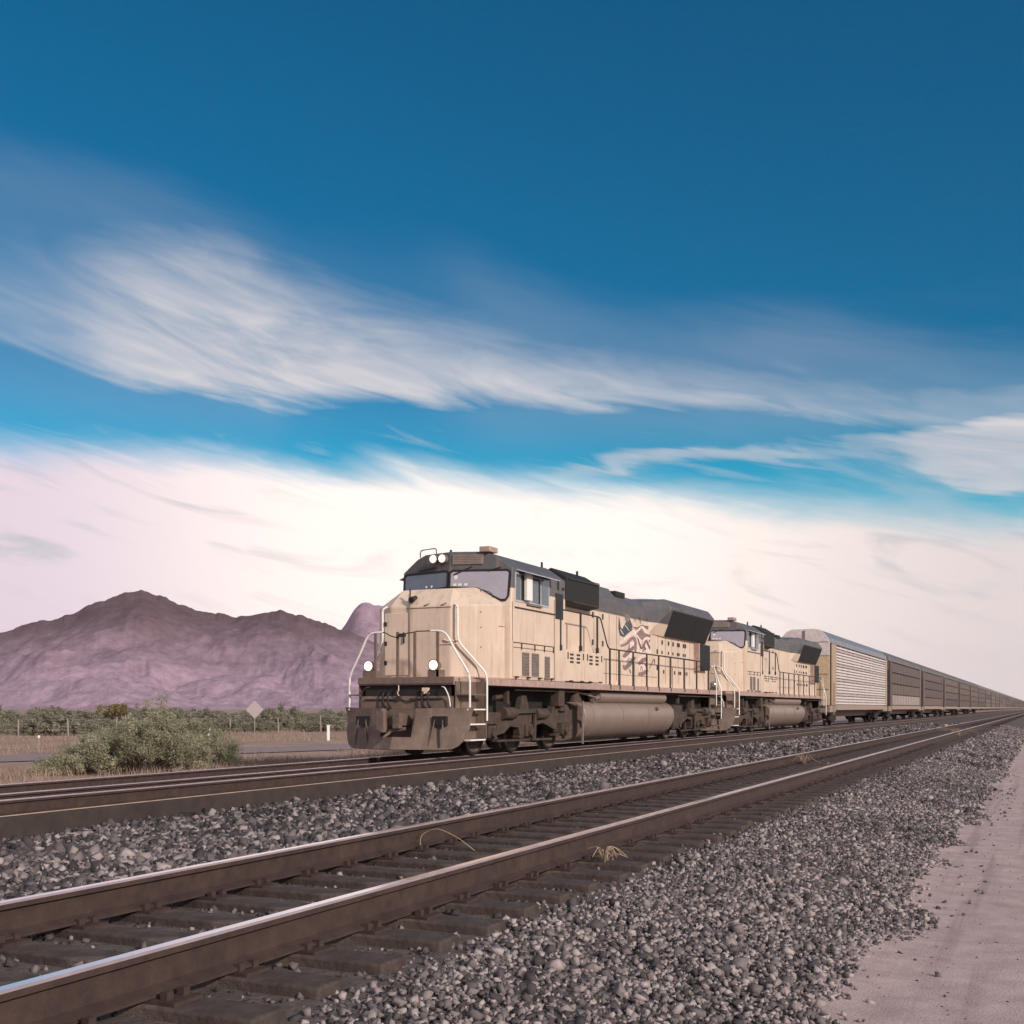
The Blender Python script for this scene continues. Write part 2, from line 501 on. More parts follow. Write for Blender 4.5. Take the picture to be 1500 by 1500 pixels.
    def prism_x(s, prof, x0, x1, m=0):
        """prof: (y, z) polygon pushed along X"""
        n = len(prof)
        vs = [(x0, y, z) for y, z in prof] + [(x1, y, z) for y, z in prof]
        o = len(s.v); s.v += vs
        for k in range(n):
            k2 = (k + 1) % n
            s.f.append((o + k, o + k2, o + n + k2, o + n + k)); s.mi.append(m)
        s.f.append(tuple(o + k for k in range(n))); s.mi.append(m)
        s.f.append(tuple(o + n + k for k in range(n))); s.mi.append(m)
        return s
    def plate(s, pts, thick, m=0):
        """a flat polygon with thickness (thick is a vector)"""
        n = len(pts); t = Vector(thick)
        P = [Vector(p) for p in pts]
        return s.add(P + [p + t for p in P], [tuple(range(n)), tuple(range(2 * n - 1, n - 1, -1))] +
                     [(k, k + n, (k + 1) % n + n, (k + 1) % n) for k in range(n)], m)
    def mirror(s):
        """add the same shapes mirrored in x"""
        o = len(s.v); nf = len(s.f)
        s.v += [(-x, y, z) for x, y, z in s.v]
        s.f += [tuple(i + o for i in reversed(f)) for f in s.f[:nf]]
        s.mi += s.mi[:nf]
        return s
    def build(s, name, mats, parent=None, bevel=0.0, smooth=False, loc=None):
        me = bpy.data.meshes.new(name)
        me.from_pydata(s.v, [], s.f)
        if isinstance(mats, str): mats = [mats]
        for q in mats: me.materials.append(MATS[q])
        me.polygons.foreach_set('material_index', s.mi)
        bm = bmesh.new(); bm.from_mesh(me)
        bmesh.ops.recalc_face_normals(bm, faces=bm.faces)
        bm.to_mesh(me); bm.free()
        if smooth:
            me.shade_smooth()
            me.set_sharp_from_angle(angle=R(38))
        me.update()
        o = bpy.data.objects.new(name, me)
        COL.objects.link(o)
        if parent: o.parent = parent
        if loc: o.location = loc
        if bevel > 0:
            md = o.modifiers.new('bevel', 'BEVEL')
            md.width = bevel; md.segments = 2; md.limit_method = 'ANGLE'; md.angle_limit = R(28)
        return o


def islands(mb):
    par = list(range(len(mb.v)))
    def find(a):
        while par[a] != a:
            par[a] = par[par[a]]; a = par[a]
        return a
    for f in mb.f:
        for k in f[1:]: par[find(k)] = find(f[0])
    out = {}
    for f, m in zip(mb.f, mb.mi):
        out.setdefault(find(f[0]), []).append((f, m))
    res = []
    for fs in out.values():
        q = MB(); idx = {}
        for f, m in fs:
            g = []
            for k in f:
                if k not in idx:
                    idx[k] = len(q.v); q.v.append(mb.v[k])
                g.append(idx[k])
            q.f.append(tuple(g)); q.mi.append(m)
        res.append(q)
    return res
def build_each(mb, name, mats, parent, **kw):
    for q in islands(mb): q.build(name, mats, parent, **kw)


def tag(o, label=None, cat=None, group=None, kind=None):
    if label: o['label'] = label
    if cat: o['category'] = cat
    if group: o['group'] = group
    if kind: o['kind'] = kind
    return o


def empty(name, loc, rz=0.0):
    o = bpy.data.objects.new(name, None)
    COL.objects.link(o)
    o.location = loc
    o.rotation_euler = (0, 0, rz)
    o.empty_display_size = 0.3
    return o


def copy_tree(o, parent=None, skip=()):
    c = o.copy(); COL.objects.link(c)
    c.parent = parent
    for ch in o.children:
        if ch.name.split('.')[0] not in skip:
            copy_tree(ch, c, skip)
    return c


def np_mesh(name, V, F, matname, tone=None, parent=None, loc=None):
    """big meshes from arrays: V (n,3), F (m,k)"""
    me = bpy.data.meshes.new(name)
    nv, (nf, k) = len(V), F.shape
    me.vertices.add(nv); me.vertices.foreach_set('co', V.astype(np.float32).ravel())
    me.loops.add(nf * k); me.loops.foreach_set('vertex_index', F.astype(np.int32).ravel())
    me.polygons.add(nf); me.polygons.foreach_set('loop_start', np.arange(0, nf * k, k, dtype=np.int32))
    if tone is not None:
        a = me.attributes.new('tone', 'FLOAT', 'POINT'); a.data.foreach_set('value', tone.astype(np.float32))
    me.materials.append(MATS[matname])
    me.update(calc_edges=True); me.validate()
    o = bpy.data.objects.new(name, me); COL.objects.link(o)
    if parent: o.parent = parent
    if loc: o.location = loc
    return o


def value_noise(x, y, seed=0):
    """smooth 2-D value noise for arrays, 0..1"""
    xi, yi = np.floor(x).astype(np.int64), np.floor(y).astype(np.int64)
    fx, fy = x - xi, y - yi
    fx, fy = fx * fx * (3 - 2 * fx), fy * fy * (3 - 2 * fy)
    def h(a, b):
        q = (a * 374761393 + b * 668265263 + seed * 1442695041) & 0xffffffff
        q = ((q ^ (q >> 13)) * 1274126177) & 0xffffffff
        return ((q ^ (q >> 16)) & 0xffff) / 65535.0
    return (h(xi, yi) * (1 - fx) + h(xi + 1, yi) * fx) * (1 - fy) + (h(xi, yi + 1) * (1 - fx) + h(xi + 1, yi + 1) * fx) * fy


def fbm(x, y, octaves=5, seed=0, ridge=False):
    s, a, tot = 0.0, 1.0, 0.0
    for o in range(octaves):
        v = value_noise(x * 2 ** o, y * 2 ** o, seed + o)
        if ridge: v = 1 - np.abs(2 * v - 1)
        s = s + a * v; tot += a; a *= 0.5
    return s / tot


def at_px(px, Z):
    """ground position at depth Z along the view's heading, px across the photograph"""
    r = (px - 750) / 1700.0 * Z
    return r * CA - Z * SA, r * SA + Z * CA

# ------------------------------------------------------------------ terrain
PROF = [(-6000, 0.0), (-19, 0.0), (-17.2, 0.10), (-15.3, 0.42), (-14.5, 0.52), (-11.50, 0.52), (-11.2, 0.46), (-10.75, 0.36), (-9.5, 0.32), (-7.6, 0.36),
        (-6.4, 0.47), (-5.75, 0.60), (-5.45, 0.605), (-2.85, 0.60), (-2.45, 0.585), (-1.6, 0.46), (-0.95, 0.36), (-0.70, 0.335), (3.5, 0.33), (6, 0.1), (9, 0.0), (6000, 0.0)]
PX = np.array([p[0] for p in PROF]); PZ = np.array([p[1] for p in PROF])
def bed(x): return np.interp(x, PX, PZ)

def ground_mat():
    m = mat('desert_soil', (0.36, 0.25, 0.20), 0.95, var=0.35, scale=0.35, dirt=0.5, dirt_col=(0.24, 0.18, 0.13), bump=0.5, bump_scale=6, spec=0.1)
    return m
ground_mat()
mat('ballast_soil', (0.13, 0.105, 0.10), 0.95, var=0.4, scale=14, bump=0.9, bump_scale=30, spec=0.1)
mat('road_gravel', (0.46, 0.35, 0.335), 0.95, var=0.22, scale=5, dirt=0.35, dirt_col=(0.24, 0.18, 0.17), bump=0.6, bump_scale=70, spec=0.1)
def wheel_tracks():
    m = MATS['road_gravel']; t = m.node_tree; n = NT(t)
    b = t.nodes['Principled BSDF']
    src = b.inputs['Base Color'].links[0].from_socket
    g = n.node('ShaderNodeNewGeometry')
    mp = n.node('ShaderNodeMapping'); t.links.new(g.outputs['Position'], mp.inputs[0]); mp.inputs['Scale'].default_value = (5.5, 0.16, 1)
    k = n.noise(mp.outputs[0], 1.0, 5, 0.6)
    fine = n.noise(g.outputs['Position'], 95.0, 3, 0.7)
    c = n.mix(n.m('MULTIPLY', n.sstep(k, 0.5, 0.68), 0.55), src, (0.27, 0.20, 0.19))
    c = n.mix(n.m('MULTIPLY', n.sstep(fine, 0.55, 0.72), 0.5), c, (0.20, 0.155, 0.15))
    t.links.new(c, b.inputs['Base Color'])
wheel_tracks()
mat('asphalt', (0.27, 0.205, 0.205), 0.9, var=0.2, scale=2, spec=0.2)


def strip(name, xs, y0, y1, zoff, m, ny=1):
    V, F = [], []
    ys = np.linspace(y0, y1, ny + 1)
    for y in ys:
        for x in xs:
            V.append((x, y, float(bed(x)) + zoff))
    k = len(xs)
    for j in range(ny):
        for i in range(k - 1):
            F.append((j * k + i, j * k + i + 1, (j + 1) * k + i + 1, (j + 1) * k + i))
    o = np_mesh(name, np.array(V), np.array(F), m)
    return tag(o, kind='structure')


strip('ground', [p[0] for p in PROF], -6000, 6000, -0.012, 'desert_soil')
strip('ballast_bed', [-16.8, -15.3, -14.5, -11.50, -11.2, -10.75, -9.5, -7.6, -6.4, -5.75, -5.45, -2.85, -2.45, -1.6, -1.12], -20, 1500, 0.0, 'ballast_soil')
strip('gravel_road', [-1.12, -0.95, -0.70, 3.0], -20, 1500, 0.004, 'road_gravel')

# the paved road beyond the tracks, curving to run along the line
def road():
    ctr = [(-60, -60), (-43, 2), (-34.8, 30.3), (-30.4, 46.0), (-27.6, 62), (-27, 90), (-28, 160), (-30, 400)]
    P = [Vector((a, b, 0)) for a, b in ctr]
    Q = []
    for i in range(len(P) - 1):
        a, b = P[max(i - 1, 0)], P[i]
        c, d = P[i + 1], P[min(i + 2, len(P) - 1)]
        for j in range(10):
            u = j / 10
            Q.append(0.5 * ((2 * b) + (c - a) * u + (2 * a - 5 * b + 4 * c - d) * u * u + (3 * b - a - 3 * c + d) * u ** 3))
    V, F = [], []
    for i in range(len(Q) - 1):
        d = (Q[i + 1] - Q[i]).normalized(); r = Vector((d.y, -d.x, 0))
        for w in (-2.7, 2.7):
            p = Q[i] + r * w
            V.append((p.x, p.y, 0.02))
    for i in range(len(Q) - 2):
        F.append((2 * i, 2 * i + 1, 2 * i + 3, 2 * i + 2))
    tag(np_mesh('road', np.array(V), np.array(F), 'asphalt'), kind='structure')
road()


# mountains: real terrain some kilometres off
def mountain_mat(name, top, low):
    m = bpy.data.materials.new(name)
    m.use_nodes = True
    t = m.node_tree; n = NT(t)
    b = t.nodes['Principled BSDF']
    tc = n.node('ShaderNodeNewGeometry')
    p = tc.outputs['Position']
    sep = n.node('ShaderNodeSeparateXYZ'); t.links.new(p, sep.inputs[0])
    f = n.noise(p, 0.010, 8, 0.65)
    g = n.noise(p, 0.05, 6, 0.7)
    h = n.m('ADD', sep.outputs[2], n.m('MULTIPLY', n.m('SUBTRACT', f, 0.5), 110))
    col = n.mix(n.sstep(h, 12, 165), low, top)  # haze painted into the rock colour: paler towards the foot of the slopes
    col = n.mix(n.lin(g, 0.35, 0.7), n.mix(1.0, col, (0.62, 0.60, 0.60), 'MULTIPLY'), col)
    scar = n.m('MULTIPLY', n.sstep(n.noise(p, 0.018, 6, 0.7), 0.64, 0.72), 0.45)
    col = n.mix(scar, col, (0.42, 0.31, 0.27))
    t.links.new(col, b.inputs['Base Color'])
    b.inputs['Roughness'].default_value = 1.0
    b.inputs['Specular IOR Level'].default_value = 0.0
    bn = n.node('ShaderNodeBump')
    bn.inputs['Strength'].default_value = 1.0
    bn.inputs['Distance'].default_value = 5.0
    n.put(bn.inputs['Height'], n.noise(p, 0.045, 8, 0.68))
    t.links.new(bn.outputs[0], b.inputs['Normal'])
    MATS[name] = m
mountain_mat('hazed_mountain_rock', (0.142, 0.094, 0.106), (0.46, 0.328, 0.405))
mountain_mat('hazed_peak_rock', (0.42, 0.30, 0.36), (0.50, 0.36, 0.44))  # farther peak paler all over, its haze put into the colour

def mountain(name, ridge, Dr, Db, matname, seed, rough, nx=520, ny=90):
    """ridge: photograph silhouette (px, py) read as heights at depth Dr; slopes fall to depth Db in front and as far behind"""
    rp = np.array([r[0] for r in ridge], float); rh = np.array([(1037 - r[1]) / 1700.0 * Dr for r in ridge])
    px = np.linspace(rp[0], rp[-1], nx)
    H = np.interp(px, rp, rh)
    Hd = (fbm(px / 9.0, px * 0 + 3.3, 4, seed) - 0.5) * 6.0 * np.clip(H / 60, 0, 1) * 1.5
    H = np.convolve(np.pad(H, 4, 'edge'), np.ones(9) / 9, 'valid')
    T = np.linspace(0, 2, ny)
    PXg, Tg = np.meshgrid(px, T)
    Hg = np.tile(H, (ny, 1))
    depth = np.where(Tg <= 1, Db + (Dr - Db) * Tg, Dr + (Dr - Db) * 1.3 * (Tg - 1))
    s = np.where(Tg <= 1, Tg, 2 - Tg)
    r = (PXg - 750) / 1700.0 * depth
    wx, wy = r / 260.0, depth / 300.0
    wrp = fbm(wx * 0.8, wy * 0.8, 3, seed + 9)
    gul = fbm(wx + 1.4 * wrp + 0.35 * wy, wy * 0.9 + wrp, 7, seed + 5, ridge=True)
    gul2 = fbm(wx * 4.3, wy * 3.1, 5, seed + 15, ridge=True)
    base = 0.70 * s ** 2.0 + 0.30 * s
    env = np.sin(np.pi * np.clip(s, 0, 1)) ** 0.8
    z = Hg * base + Hg * rough * 1.5 * (gul - 0.60) * env + Hg * rough * 0.36 * (gul2 - 0.6) * env
    lim = Hg * np.where(s < 1, 0.99 * s ** 0.62, 1.0)           # keep spurs below the skyline
    z = np.minimum(z, np.maximum(lim, 0)) - 2.0 * (1 - np.clip(s * 6, 0, 1))
    z = z + np.tile(Hd, (ny, 1)) * np.clip((s - 0.86) / 0.14, 0, 1)
    X = r * CA - depth * SA; Y = r * SA + depth * CA
    V = np.stack([X, Y, z], -1).reshape(-1, 3)
    j, i = np.meshgrid(np.arange(ny - 1), np.arange(nx - 1), indexing='ij')
    a = (j * nx + i).ravel()
    F = np.stack([a, a + 1, a + nx + 1, a + nx], 1)
    o = np_mesh(name, V, F, matname)
    o.data.shade_smooth()
    return tag(o, kind='structure')

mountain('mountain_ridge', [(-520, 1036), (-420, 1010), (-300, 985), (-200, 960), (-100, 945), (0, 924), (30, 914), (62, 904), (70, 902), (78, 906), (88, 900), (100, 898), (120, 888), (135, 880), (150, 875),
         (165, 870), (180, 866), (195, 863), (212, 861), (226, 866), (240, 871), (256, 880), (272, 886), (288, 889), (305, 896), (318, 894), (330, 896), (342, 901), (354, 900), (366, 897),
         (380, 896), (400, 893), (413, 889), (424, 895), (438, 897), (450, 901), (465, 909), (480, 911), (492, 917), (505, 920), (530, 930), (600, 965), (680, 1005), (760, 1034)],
         1900, 1200, 'hazed_mountain_rock', 3, 0.34, 700, 130)
mountain('mountain_peak', [(430, 1036), (455, 985), (478, 945), (495, 925), (504, 916), (510, 904), (516, 893), (521, 884), (530, 879), (540, 878), (552, 881), (566, 884), (585, 888), (620, 900),
         (660, 930), (740, 970), (830, 1000), (930, 1020), (1020, 1030), (1100, 1036)], 2250, 1600, 'hazed_peak_rock', 31, 0.26, 320, 80)

# ------------------------------------------------------------------ tracks
ZT, ZN = 0.75, 0.86                       # rail tops: the train's track, the near track
XT, XN = -13.0, -4.135
def rail_profile(h, w=0.076, base=0.152):
    hw, b = w / 2, base / 2
    return [(-b, 0), (b, 0), (b, 0.012), (0.012, 0.036), (0.009, h - 0.05), (hw, h - 0.036), (hw, h - 0.010), (hw - 0.012, h), (-hw + 0.012, h), (-hw, h - 0.010), (-hw, h - 0.036), (-0.009, h - 0.05), (-0.012, 0.036), (-b, 0.012)]
mat('rail_shoulder', (0.40, 0.31, 0.325), 0.45, metal=0.25, var=0.2)
mat('lit_foot_edge', (0.42, 0.31, 0.25), 0.6)  # painted highlight: paler colour for light caught along the rail foot
def rail(x, ztop, h, label, y0=-15, y1=1500, bright=False):
    b = MB()
    pr = rail_profile(h)
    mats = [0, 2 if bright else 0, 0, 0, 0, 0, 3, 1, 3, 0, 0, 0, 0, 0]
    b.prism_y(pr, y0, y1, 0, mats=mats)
    o = b.build('steel_rail', ['rail_rust', 'rail_polish', 'lit_foot_edge', 'rail_shoulder'], loc=(x, 0, ztop - h))
    return tag(o, label, 'rail', 'steel rails')
rail(XT - 0.755, ZT, 0.186, 'steel rail farthest from the viewer, passing beneath the far wheels of the train')
rail(XT + 0.755, ZT, 0.186, 'dark steel rail directly beneath the near wheels of the train')
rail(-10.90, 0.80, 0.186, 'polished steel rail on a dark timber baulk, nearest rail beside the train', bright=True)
b = MB()
for k in range(126):
    y0 = -15 + k * 12.0
    b.box(-11.10, -10.70, y0, y0 + 11.985, .26, .613)
tag(b.build('timber_baulk', 'tie_face', bevel=.012), 'long dark timber baulk under the outer rail beside the train', 'timber')
rail(XN - 0.755, ZN, 0.186, 'left steel rail of the empty track nearest the viewer, ballast stones behind it')
rail(XN + 0.755, ZN, 0.186, 'right steel rail of the empty track, next to the gravel shoulder')

def tie_mesh(L, w=0.23, h=0.18):
    b = MB()
    rnd = random.Random(L)
    b.box(-L / 2, L / 2, -w / 2, w / 2, -h, 0)
    return b
def plates(s):
    b = MB()
    if True:
        b.box(s * 0.755 - 0.17, s * 0.755 + 0.17, -0.09, 0.09, 0.0, 0.016)
        for dx in (-0.098, 0.098):
            for dy in (-0.05, 0.05):
                b.box(s * 0.755 + dx - 0.018, s * 0.755 + dx + 0.018, dy - 0.02, dy + 0.02, 0.016, 0.05)
    return b
def ties(xc, ztop, L, y0, y1, step, label, group, matname, plate_to, face):
    proto = None
    y = y0; k = 0
    rnd = random.Random(int(abs(xc) * 100))
    while y < y1:
        if proto is None:
            o = tie_mesh(L).build('wooden_tie', matname, bevel=0.012)
            proto = (o, plates(-1).build('tie_plate', 'rail_rust', o), plates(1).build('tie_plate', 'rail_rust', o))
        else:
            o = proto[0].copy(); COL.objects.link(o)
            if y < plate_to:
                for q in proto[1:]:
                    p = q.copy(); COL.objects.link(p); p.parent = o
        o.location = (xc + rnd.uniform(-0.05, 0.05), y, ztop + rnd.uniform(-0.004, 0.0))
        o.rotation_euler = (0, 0, rnd.uniform(-0.02, 0.02))
        tag(o, label, 'railroad tie', group)
        y += step + rnd.uniform(-0.02, 0.02); k += 1
    return y, k
ye_n, kn = ties(XN, ZN - 0.204, 2.65, 2.2, 84, 0.535, 'weathered brown wooden tie across the empty near track', 'ties of the near track', 'wood_tie', 40, None)
ye_t, kt = ties(XT, ZT - 0.206, 2.62, 12.5, 84, 0.535, 'dark wooden tie of the track carrying the train', 'ties of the train track', 'tie_face', 40, None)
def far_ties(xc, ztop, L, y0, y1, step, name):
    b = MB()
    y = y0
    while y < y1:
        b.box(-L / 2, L / 2, y - 0.115, y + 0.115, -0.18, 0)
        y += step
    o = b.build(name, 'tie_face', loc=(xc, 0, ztop))
    tag(o, kind='stuff')
far_ties(XN, ZN - 0.204, 2.65, ye_n, 420, 0.535, 'distant_wooden_ties')
far_ties(XT, ZT - 0.206, 2.62, ye_t, 420, 0.535, 'distant_wooden_ties')

# ------------------------------------------------------------------ ballast stones
def crushed():
    """eight-cornered block, twelve faces: jittered per stone into an angular shard"""
    v = np.array([(x, y, z) for x in (-1, 1) for y in (-1, 1) for z in (-1, 1)], float) * 0.62
    f = np.array([(0, 1, 3), (0, 3, 2), (4, 6, 7), (4, 7, 5), (0, 4, 5), (0, 5, 1), (2, 3, 7), (2, 7, 6), (0, 2, 6), (0, 6, 4), (1, 5, 7), (1, 7, 3)])
    return v, f
def stones(name, x0, x1, y0, y1, dens, size, seed, zoff=0.0, keep=None, tone_bias=0.0, flat=0.75, clump=0.10):
    rng = np.random.default_rng(seed)
    n = int((x1 - x0) * (y1 - y0) * dens)
    X = rng.uniform(x0, x1, n); Y = rng.uniform(y0, y1, n)
    d = Y * CA - X * SA; rr = Y * SA + X * CA                     # leave out what the lens cannot see
    ok = (d > 3.0) & (np.abs(rr) < d * 0.50 + 1.2)
    if keep is not None: ok &= keep(X, Y, rng)
    X, Y = X[ok], Y[ok]; n = len(X)
    v, f = crushed()
    base = v[None] * rng.uniform(0.55, 1.45, (n, 8, 3))
    base = base * rng.uniform(0.5, 1.35, (n, 1, 3)) * np.array([1, 1, flat])
    # random rotation
    q = rng.normal(size=(n, 4)); q /= np.linalg.norm(q, axis=1, keepdims=True)
    w, a, b, c = q.T
    M = np.stack([np.stack([1 - 2 * (b * b + c * c), 2 * (a * b - c * w), 2 * (a * c + b * w)], -1),
                  np.stack([2 * (a * b + c * w), 1 - 2 * (a * a + c * c), 2 * (b * c - a * w)], -1),
                  np.stack([2 * (a * c - b * w), 2 * (b * c + a * w), 1 - 2 * (a * a + b * b)], -1)], 1)
    sz = size * np.exp(rng.normal(0, 0.33, n)) * 0.5
    P = np.einsum('nij,nkj->nki', M, base) * sz[:, None, None]
    hump = (fbm(X * 1.3, Y * 0.9, 3, seed) - 0.5) * clump
    P[..., 0] += X[:, None]; P[..., 1] += Y[:, None]
    P[..., 2] += (bed(X) + zoff + hump + rng.uniform(-0.3, 0.55, n) * sz)[:, None]
    F = (f[None] + (np.arange(n) * 8)[:, None, None]).reshape(-1, 3)
    tone = np.clip(rng.beta(1.25, 1.6, n) + tone_bias + (fbm(X * 0.7, Y * 0.5, 3, seed + 4) - 0.5) * 0.35, 0, 1)
    o = np_mesh(name, P.reshape(-1, 3), F, 'stone', np.repeat(tone, 8))
    return tag(o, kind='stuff')
stones('ballast_stones', -10.7, -5.35, 3.0, 42, 400, 0.074, 11, tone_bias=0.06)
stones('ballast_stones', -10.7, -5.35, 42, 110, 120, 0.105, 12, tone_bias=0.08)
stones('ballast_stones', -2.95, -0.45, 2.5, 30, 1550, 0.034, 13, clump=0.035, keep=lambda X, Y, r: (r.uniform(size=len(X)) < np.clip((-0.82 - X + 0.5 * (fbm(Y * 1.6, Y * 0 + 2, 4, 5) - 0.5)) / 0.16, 0.012, 1)) & (r.uniform(size=len(X)) < np.clip((X + 2.82) / 0.35 + 0.5 * (fbm(X * 2.0, Y * 1.1, 2, 8) - 0.35), 0.12, 1)), tone_bias=0.16)
stones('ballast_stones', -2.7, -0.80, 30, 90, 300, 0.065, 14, clump=0.03, tone_bias=0.14)
# thin litter of stones over the ties of the near track
stones('crib_stones', -5.45, -2.9, 2.5, 40, 260, 0.036, 15, zoff=0.0, clump=0.0, tone_bias=-0.02, keep=lambda X, Y, r: r.uniform(size=len(X)) < np.clip(fbm(X * 2.2, Y * 1.3, 3, 77) * 2.4 - 0.75, 0.12, 1))
stones('road_pebbles', -0.9, 1.6, 2.5, 25, 45, 0.014, 16, clump=0.0, tone_bias=0.1)
stones('crib_stones', -14.4, -11.8, 12, 60, 60, 0.06, 17, clump=0.0, tone_bias=-0.2)

# ------------------------------------------------------------------ locomotive
def build_locomotive(y0, lit, flag, label):
    T = empty('locomotive', (XT, y0, ZT))
    tag(T, label, 'locomotive', 'diesel locomotives at the head of the train')

    # ---- nose
    b = MB()
    A = [(-1.28, 1.0), (-.78, .68), (.78, .68), (1.28, 1.0)]
    v = [(x, y, 1.79) for x, y in A] + [(x, y, 3.45) for x, y in A]                 # 0-3, 4-7
    v += [(-.66, 1.05, 3.86), (.66, 1.05, 3.86), (.66, 2.3, 4.0), (-.66, 2.3, 4.0)]    # 8-11
    v += [(1.40, 2.3, 3.57), (-1.40, 2.3, 3.57), (1.40, 2.3, 1.79), (-1.40, 2.3, 1.79)]   # 12-15
    b.add(v, [(0, 1, 5, 4), (1, 2, 6, 5), (2, 3, 7, 6), (5, 6, 9, 8), (6, 7, 9), (4, 5, 8), (8, 9, 10, 11), (9, 7, 12, 10), (4, 8, 11, 13),
              (3, 14, 12, 7), (0, 4, 13, 15), (0, 15, 14, 3, 2, 1), (11, 10, 12, 14, 15, 13)])
    nose = b.build('nose', 'engine_paint', T, bevel=0.035)
    d = MB(); d.box(-.92, -.28, .655, .68, 1.86, 3.30)
    door = d.build('door', 'engine_paint', nose, bevel=0.012)
    d = MB(); d.box(-.275, -.255, .64, .68, 1.84, 3.72)
    d.build('door_seam', 'vent_grey', nose)
    d = MB(); d.bar((-.40, .63, 2.6), (-.40, .63, 2.85), .03, .03)
    for z in (2.1, 2.55, 3.0): d.box(-.93, -.86, .635, .655, z, z + .1)
    d.build('door_handle', 'dark_rail_paint', nose)
    d = MB()                                                                       # small horn and lifting eyes on the bevel
    d.cyl((-.2, .62, 3.58), (-.2, .84, 3.66), .075, .05, 12)
    d.bar((-.27, .70, 3.55), (-.27, .70, 3.85), .025, .025)
    d.build('bell', 'dark_rail_paint', nose)
    d = MB()
    for x in (.18, .62):
        d.tube([(x - .14, .72, 3.43), (x, .655, 3.46), (x + .05, .70, 3.50)], .014, 6)
    d.bar((-.35, .672, 3.40), (.80, .672, 3.40), .012, .012)
    d.build('grab_iron', 'vent_grey', nose)
    d = MB()
    d.tube([(.62, .675, 2.66), (.72, .645, 2.62), (.95, .77, 2.64)], .022, 6); d.box(.45, .95, .66, .675, 2.55, 2.58)
    d.build('brake_bracket', 'cream', nose)

    # ---- cab shell: V front, two-facet roof
    def fy(x, z): return 2.02 + .27 * abs(x) + (z - 3.4) * .10
    b = MB()
    prof = [(-1.5, 1.79, 4.46), (-1.05, 1.79, 4.77), (-.8, 1.79, 4.86), (0, 1.79, 4.87), (.8, 1.79, 4.86), (1.05, 1.79, 4.77), (1.5, 1.79, 4.46)]
    fv, n = [], len(prof)
    for x, zl, zh in prof:
        zm = 3.40
        fv += [(x, fy(x, zm), zl), (x, fy(x, zm), zm), (x, fy(x, zh), zh)]
    faces = []
    for i in range(n - 1):
        faces += [(3 * i, 3 * i + 3, 3 * i + 4, 3 * i + 1), (3 * i + 1, 3 * i + 4, 3 * i + 5, 3 * i + 2)]
    o = len(fv)
    YB = 5.85
    bv = []
    for x, zl, zh in prof: bv += [(x, YB, zl), (x, YB, zh)]
    fv += bv
    for i in range(n - 1):
        faces += [(3 * i + 2, 3 * i + 5, o + 2 * i + 3, o + 2 * i + 1), (o + 2 * i, o + 2 * i + 2, o + 2 * i + 3, o + 2 * i + 1), (3 * i, 3 * i + 3, o + 2 * i + 2, o + 2 * i)]
    faces += [(0, 1, 2, o + 1, o), (3 * n - 3, 3 * n - 2, 3 * n - 1, o + 2 * n - 1, o + 2 * n - 2)]
    b.add(fv, faces)
    cab = b.build('cab', 'engine_paint', T, bevel=0.03)

    # windscreens with black rubber
    def pane(pts, nm, glass):
        P = [(x, fy(x, z) - .006, z) for x, z in pts]
        g = MB(); g.plate(P, (0, -.012, 0))
        w = g.build(nm, glass, cab)
        k = MB()
        L = [Vector((x, fy(x, z) - .012, z)) for x, z in pts]
        for i in range(len(L)): k.bar(L[i], L[(i + 1) % len(L)], .045, .05)
        k.build('gasket', 'gasket', cab)
        return w
    rp = [(.03, 4.36), (.09, 4.40), (1.38, 4.40), (1.44, 4.34), (1.42, 3.78), (1.36, 3.68), (1.24, 3.68), (.70, 3.96), (.03, 4.0)]
    pane(rp, 'windshield', 'glass')
    pane([(-x, z) for x, z in reversed(rp)], 'windshield', 'glass_dim')  # dim copy of the glass: this pane's darker reflection put into its colour
    d = MB()
    d.bar((.55, fy(.55, 4.5) - .03, 4.50), (.12, fy(.12, 4.32) - .05, 4.30), .03, .02)
    d.bar((1.22, fy(1.22, 4.5) - .03, 4.47), (.92, fy(.92, 4.38) - .05, 4.38), .03, .02)
    d.bar((-.45, fy(.45, 4.5) - .03, 4.52), (-.95, fy(.95, 4.4) - .05, 4.46), .03, .02)
    build_each(d, 'wiper', 'gasket', cab)
    d = MB(); d.cyl((.17, fy(.17, 4.22) - .022, 4.24), (.17, fy(.17, 4.22) - .026, 4.24), .055, .055, 14)
    for x in (.12, .24, .38): d.box(x, x + .09, fy(x, 4.0) - .026, fy(x, 4.0) - .02, 4.03, 4.09)
    for x in (-.72, -.55): d.box(x, x + .14, fy(x, 4.0) - .024, fy(x, 4.0) - .018, 4.03, 4.08)
    build_each(d, 'windshield_sticker', 'white_paint', cab)
    d = MB(); d.tube([(.86, 2.16, 3.80), (.84, 2.08, 3.93), (1.12, 2.14, 3.83), (1.12, 2.22, 3.70)], .012, 6)
    d.build('grab_iron', 'dark_rail_paint', cab)

    # headlights, number grille, roof bits
    for x in (-.40, -.155):
        d = MB(); d.cyl((x, 2.16, 4.70), (x, 2.03, 4.70), .110, .116, 20, 0)
        h = d.build('headlight', 'vent_grey', cab, smooth=True)
        d = MB(); d.cyl((x, 2.03, 4.70), (x, 2.012, 4.70), .090, .07, 20)
        d.build('lens', 'lamp_lit' if lit else 'lamp_off', cab, smooth=True)
    d = MB()
    d.plate([(x, fy(x, z) - .002, z) for x, z in ((.08, 4.55), (.80, 4.55), (.80, 4.79), (.08, 4.79))], (0, -.035, 0))
    for k in range(5): d.bar((.11, fy(.11, 4.6 + k * .04) - .042, 4.59 + k * .042), (.77, fy(.77, 4.6 + k * .04) - .042, 4.59 + k * .042), .012, .014)
    d.build('grille', 'vent_grey', cab, bevel=0.01)
